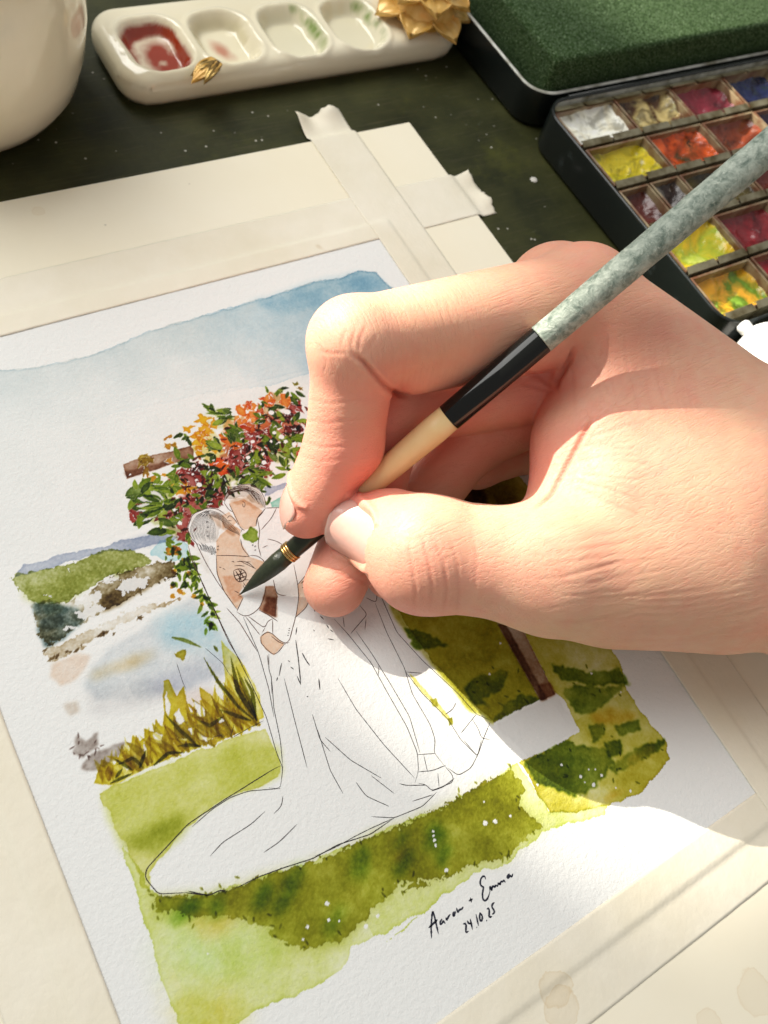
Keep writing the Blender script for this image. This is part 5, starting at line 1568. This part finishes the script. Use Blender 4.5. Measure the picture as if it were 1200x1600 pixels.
for (y0, y1), rw_ in zip(rows, layout):
    x = cx0
    for i, (key, wf, lab) in enumerate(rw_):
        w = CW * wf - (0 if wf == 1 else .4)
        pan(x, x + w, y0, y1, PZ0, PZ1 + rng.uniform(-.3, .3), key, lab, rng.uniform(.72, .9), seed=x + y0)
        x += w + CG
    # springy steel divider with folded tabs along the near side of each row
    yb = y0 - 1.3
    V, F = [], []
    xe = BX1 - 5
    segs = np.arange(cx0, xe, 13.8)
    for j, sx in enumerate(segs):
        ex = min(sx + 13.2, xe)
        b = len(V); lz = PZ1 + .5 + rng.uniform(-.2, .4)
        V += [(sx, yb, PZ0), (ex, yb, PZ0), (ex, yb, lz), (sx, yb, lz), (sx + .5, yb + 2.2, lz + .5), (ex - .5, yb + 2.2, lz + .5), (sx + .6, yb + 2.6, lz - .3), (ex - .6, yb + 2.6, lz - .3)]
        F += [(b, b + 1, b + 2, b + 3), (b + 3, b + 2, b + 5, b + 4), (b + 4, b + 5, b + 7, b + 6)]
        V2 = V[b:]; F2 = [tuple(i - b for i in q) for q in F[-3:]]
        oo = mesh_obj('pan_clip', V2, F2, steel.m, tin, smooth=False)
        sm = oo.modifiers.new('thickness', 'SOLIDIFY'); sm.thickness = .0003; sm.offset = 0
yb = rows[0][1] + .9
for sx in np.arange(cx0, BX1 - 18, 13.8):
    oo = mesh_obj('pan_clip', [(sx, yb, PZ0), (sx + 13.2, yb, PZ0), (sx + 13.2, yb, PZ1 + .6), (sx, yb, PZ1 + .6), (sx + .5, yb - 2, PZ1 + 1.1), (sx + 12.7, yb - 2, PZ1 + 1.1)], [(0, 1, 2, 3), (3, 2, 5, 4)], steel.m, tin, smooth=False)
    sm = oo.modifiers.new('thickness', 'SOLIDIFY'); sm.thickness = .0003; sm.offset = 0

# ---------------------------------------------------------------- white cap at the right edge
cap = empty('white_jar', (222, 60, TZ))
tag(cap, 'round white lidded jar with paint flecks at the right edge behind the wrist', 'jar')
dm_ = G('white_plastic', 0.35, 0.5)
dm_.base(dm_.mix(dm_.ramp(dm_.noise(160, 4, .6), [(.62, 0), (.7, 1)]), (0.84, 0.84, 0.82), (0.55, 0.60, 0.55)))
dc = U(1228, 548, 16); dc[2] = TZ
mesh_obj('jar_body', *lathe_along(dc, (0, 0, 1), [(0, 10.5), (.6, 11.3), (9, 11.4), (9.6, 10.6)], 64), dm_.m, cap)
mesh_obj('jar_lid', *lathe_along(dc + [0, 0, 9.7], (0, 0, 1), [(0, 11.6), (.3, 12.0), (6.5, 12.0), (8.0, 11.2), (8.6, 9.5), (8.8, 4), (8.8, .1)], 64), dm_.m, cap)
mesh_obj('lid_tab', *lathe_along(dc + [-3, 11.2, 15], (-.2, 1, .1), [(0, 1.6), (.8, 2.1), (2.6, 2.1), (3.4, 1.5), (3.6, .3)], 24), dm_.m, cap)
# dried splash of white paint on the table
sp_m = G('dried_white_paint', .5, .4); sp_m.base((.62, .60, .55))
for i, (px, py, r, lab) in enumerate([(834, 281, 1.3, 'dried white paint drop on the black table left of the tin'), (650, 260, .01, '')]):
    if not lab: continue
    c = U(px, py, TZ)
    o = mesh_obj('paint_drop', *lathe_along(c, (0, 0, 1), [(-.02, r), (.12, r * .96), (.28, r * .75), (.34, r * .3), (.35, .01)], 20), sp_m.m)
    tag(o, lab, 'paint drop')


# ---------------------------------------------------------------- unseen frame added to shape the sunbeam (far outside the picture)
WE1 = np.array([-SUN_DIR[1], SUN_DIR[0], 0]); WE1 /= np.linalg.norm(WE1)
WE2 = np.cross(WE1, SUN_DIR); WE2 = WE2 if WE2[2] > 0 else -WE2
LAMP = SUN_AIM - SUN_DIR * SUN_DIST
WD = 2000.0


def blocker_pt(s, t, depth=0.0):
    """where the ray from the lamp to the beam coordinate (s, t) over the table crosses the added frame"""
    p = WE1 * s + WE2 * t
    p = p - SUN_DIR * ((p - SUN_AIM) @ SUN_DIR)
    k = (WD + depth) / SUN_DIST
    return p + (LAMP - p) * k


wfm = G('blocker_paint', .5, .4); wfm.base((.6, .58, .54))
blocker = empty('beam_blocker', blocker_pt(120, 60))
tag(blocker, 'unseen frame of panels added beyond the table to shape the sunbeam', 'blocker')
for nm, s0, s1, t0, t1 in [('low_blocker', -520, 240, -480, -5), ('low_blocker', 240.2, 720, -480, -28), ('side_blocker', -520, 66, -5.5, 520), ('bar_blocker', 132, 198, -5.5, 520), ('bar_blocker', 239.9, 316, -28.5, 520), ('side_blocker', 470, 720, -28.5, 520), ('top_blocker', 65, 472, 150, 519)]:  # unseen panels sized to block the beam between its lit strips
    q4 = ((s0, t0), (s1, t0), (s1, t1), (s0, t1))
    V = [blocker_pt(s, t, d) for d in (0, 30) for (s, t) in q4]
    F = [(3, 2, 1, 0), (4, 5, 6, 7), (0, 1, 5, 4), (1, 2, 6, 5), (2, 3, 7, 6), (3, 0, 4, 7)]
    mesh_obj(nm, V, F, wfm.m, blocker, smooth=False)
# unseen slanted panel added to keep the beam off the near right
V = [blocker_pt(s, t, d) for d in (-40, -25) for (s, t) in ((50, 35), (80, 37.5), (96, 48), (132, 78), (145, 160), (50, 160))]
mesh_obj('slanted_blocker', V, [(5, 4, 3, 2, 1, 0), (6, 7, 8, 9, 10, 11)] + [(i, (i + 1) % 6, 6 + (i + 1) % 6, 6 + i) for i in range(6)], wfm.m, blocker, smooth=False)
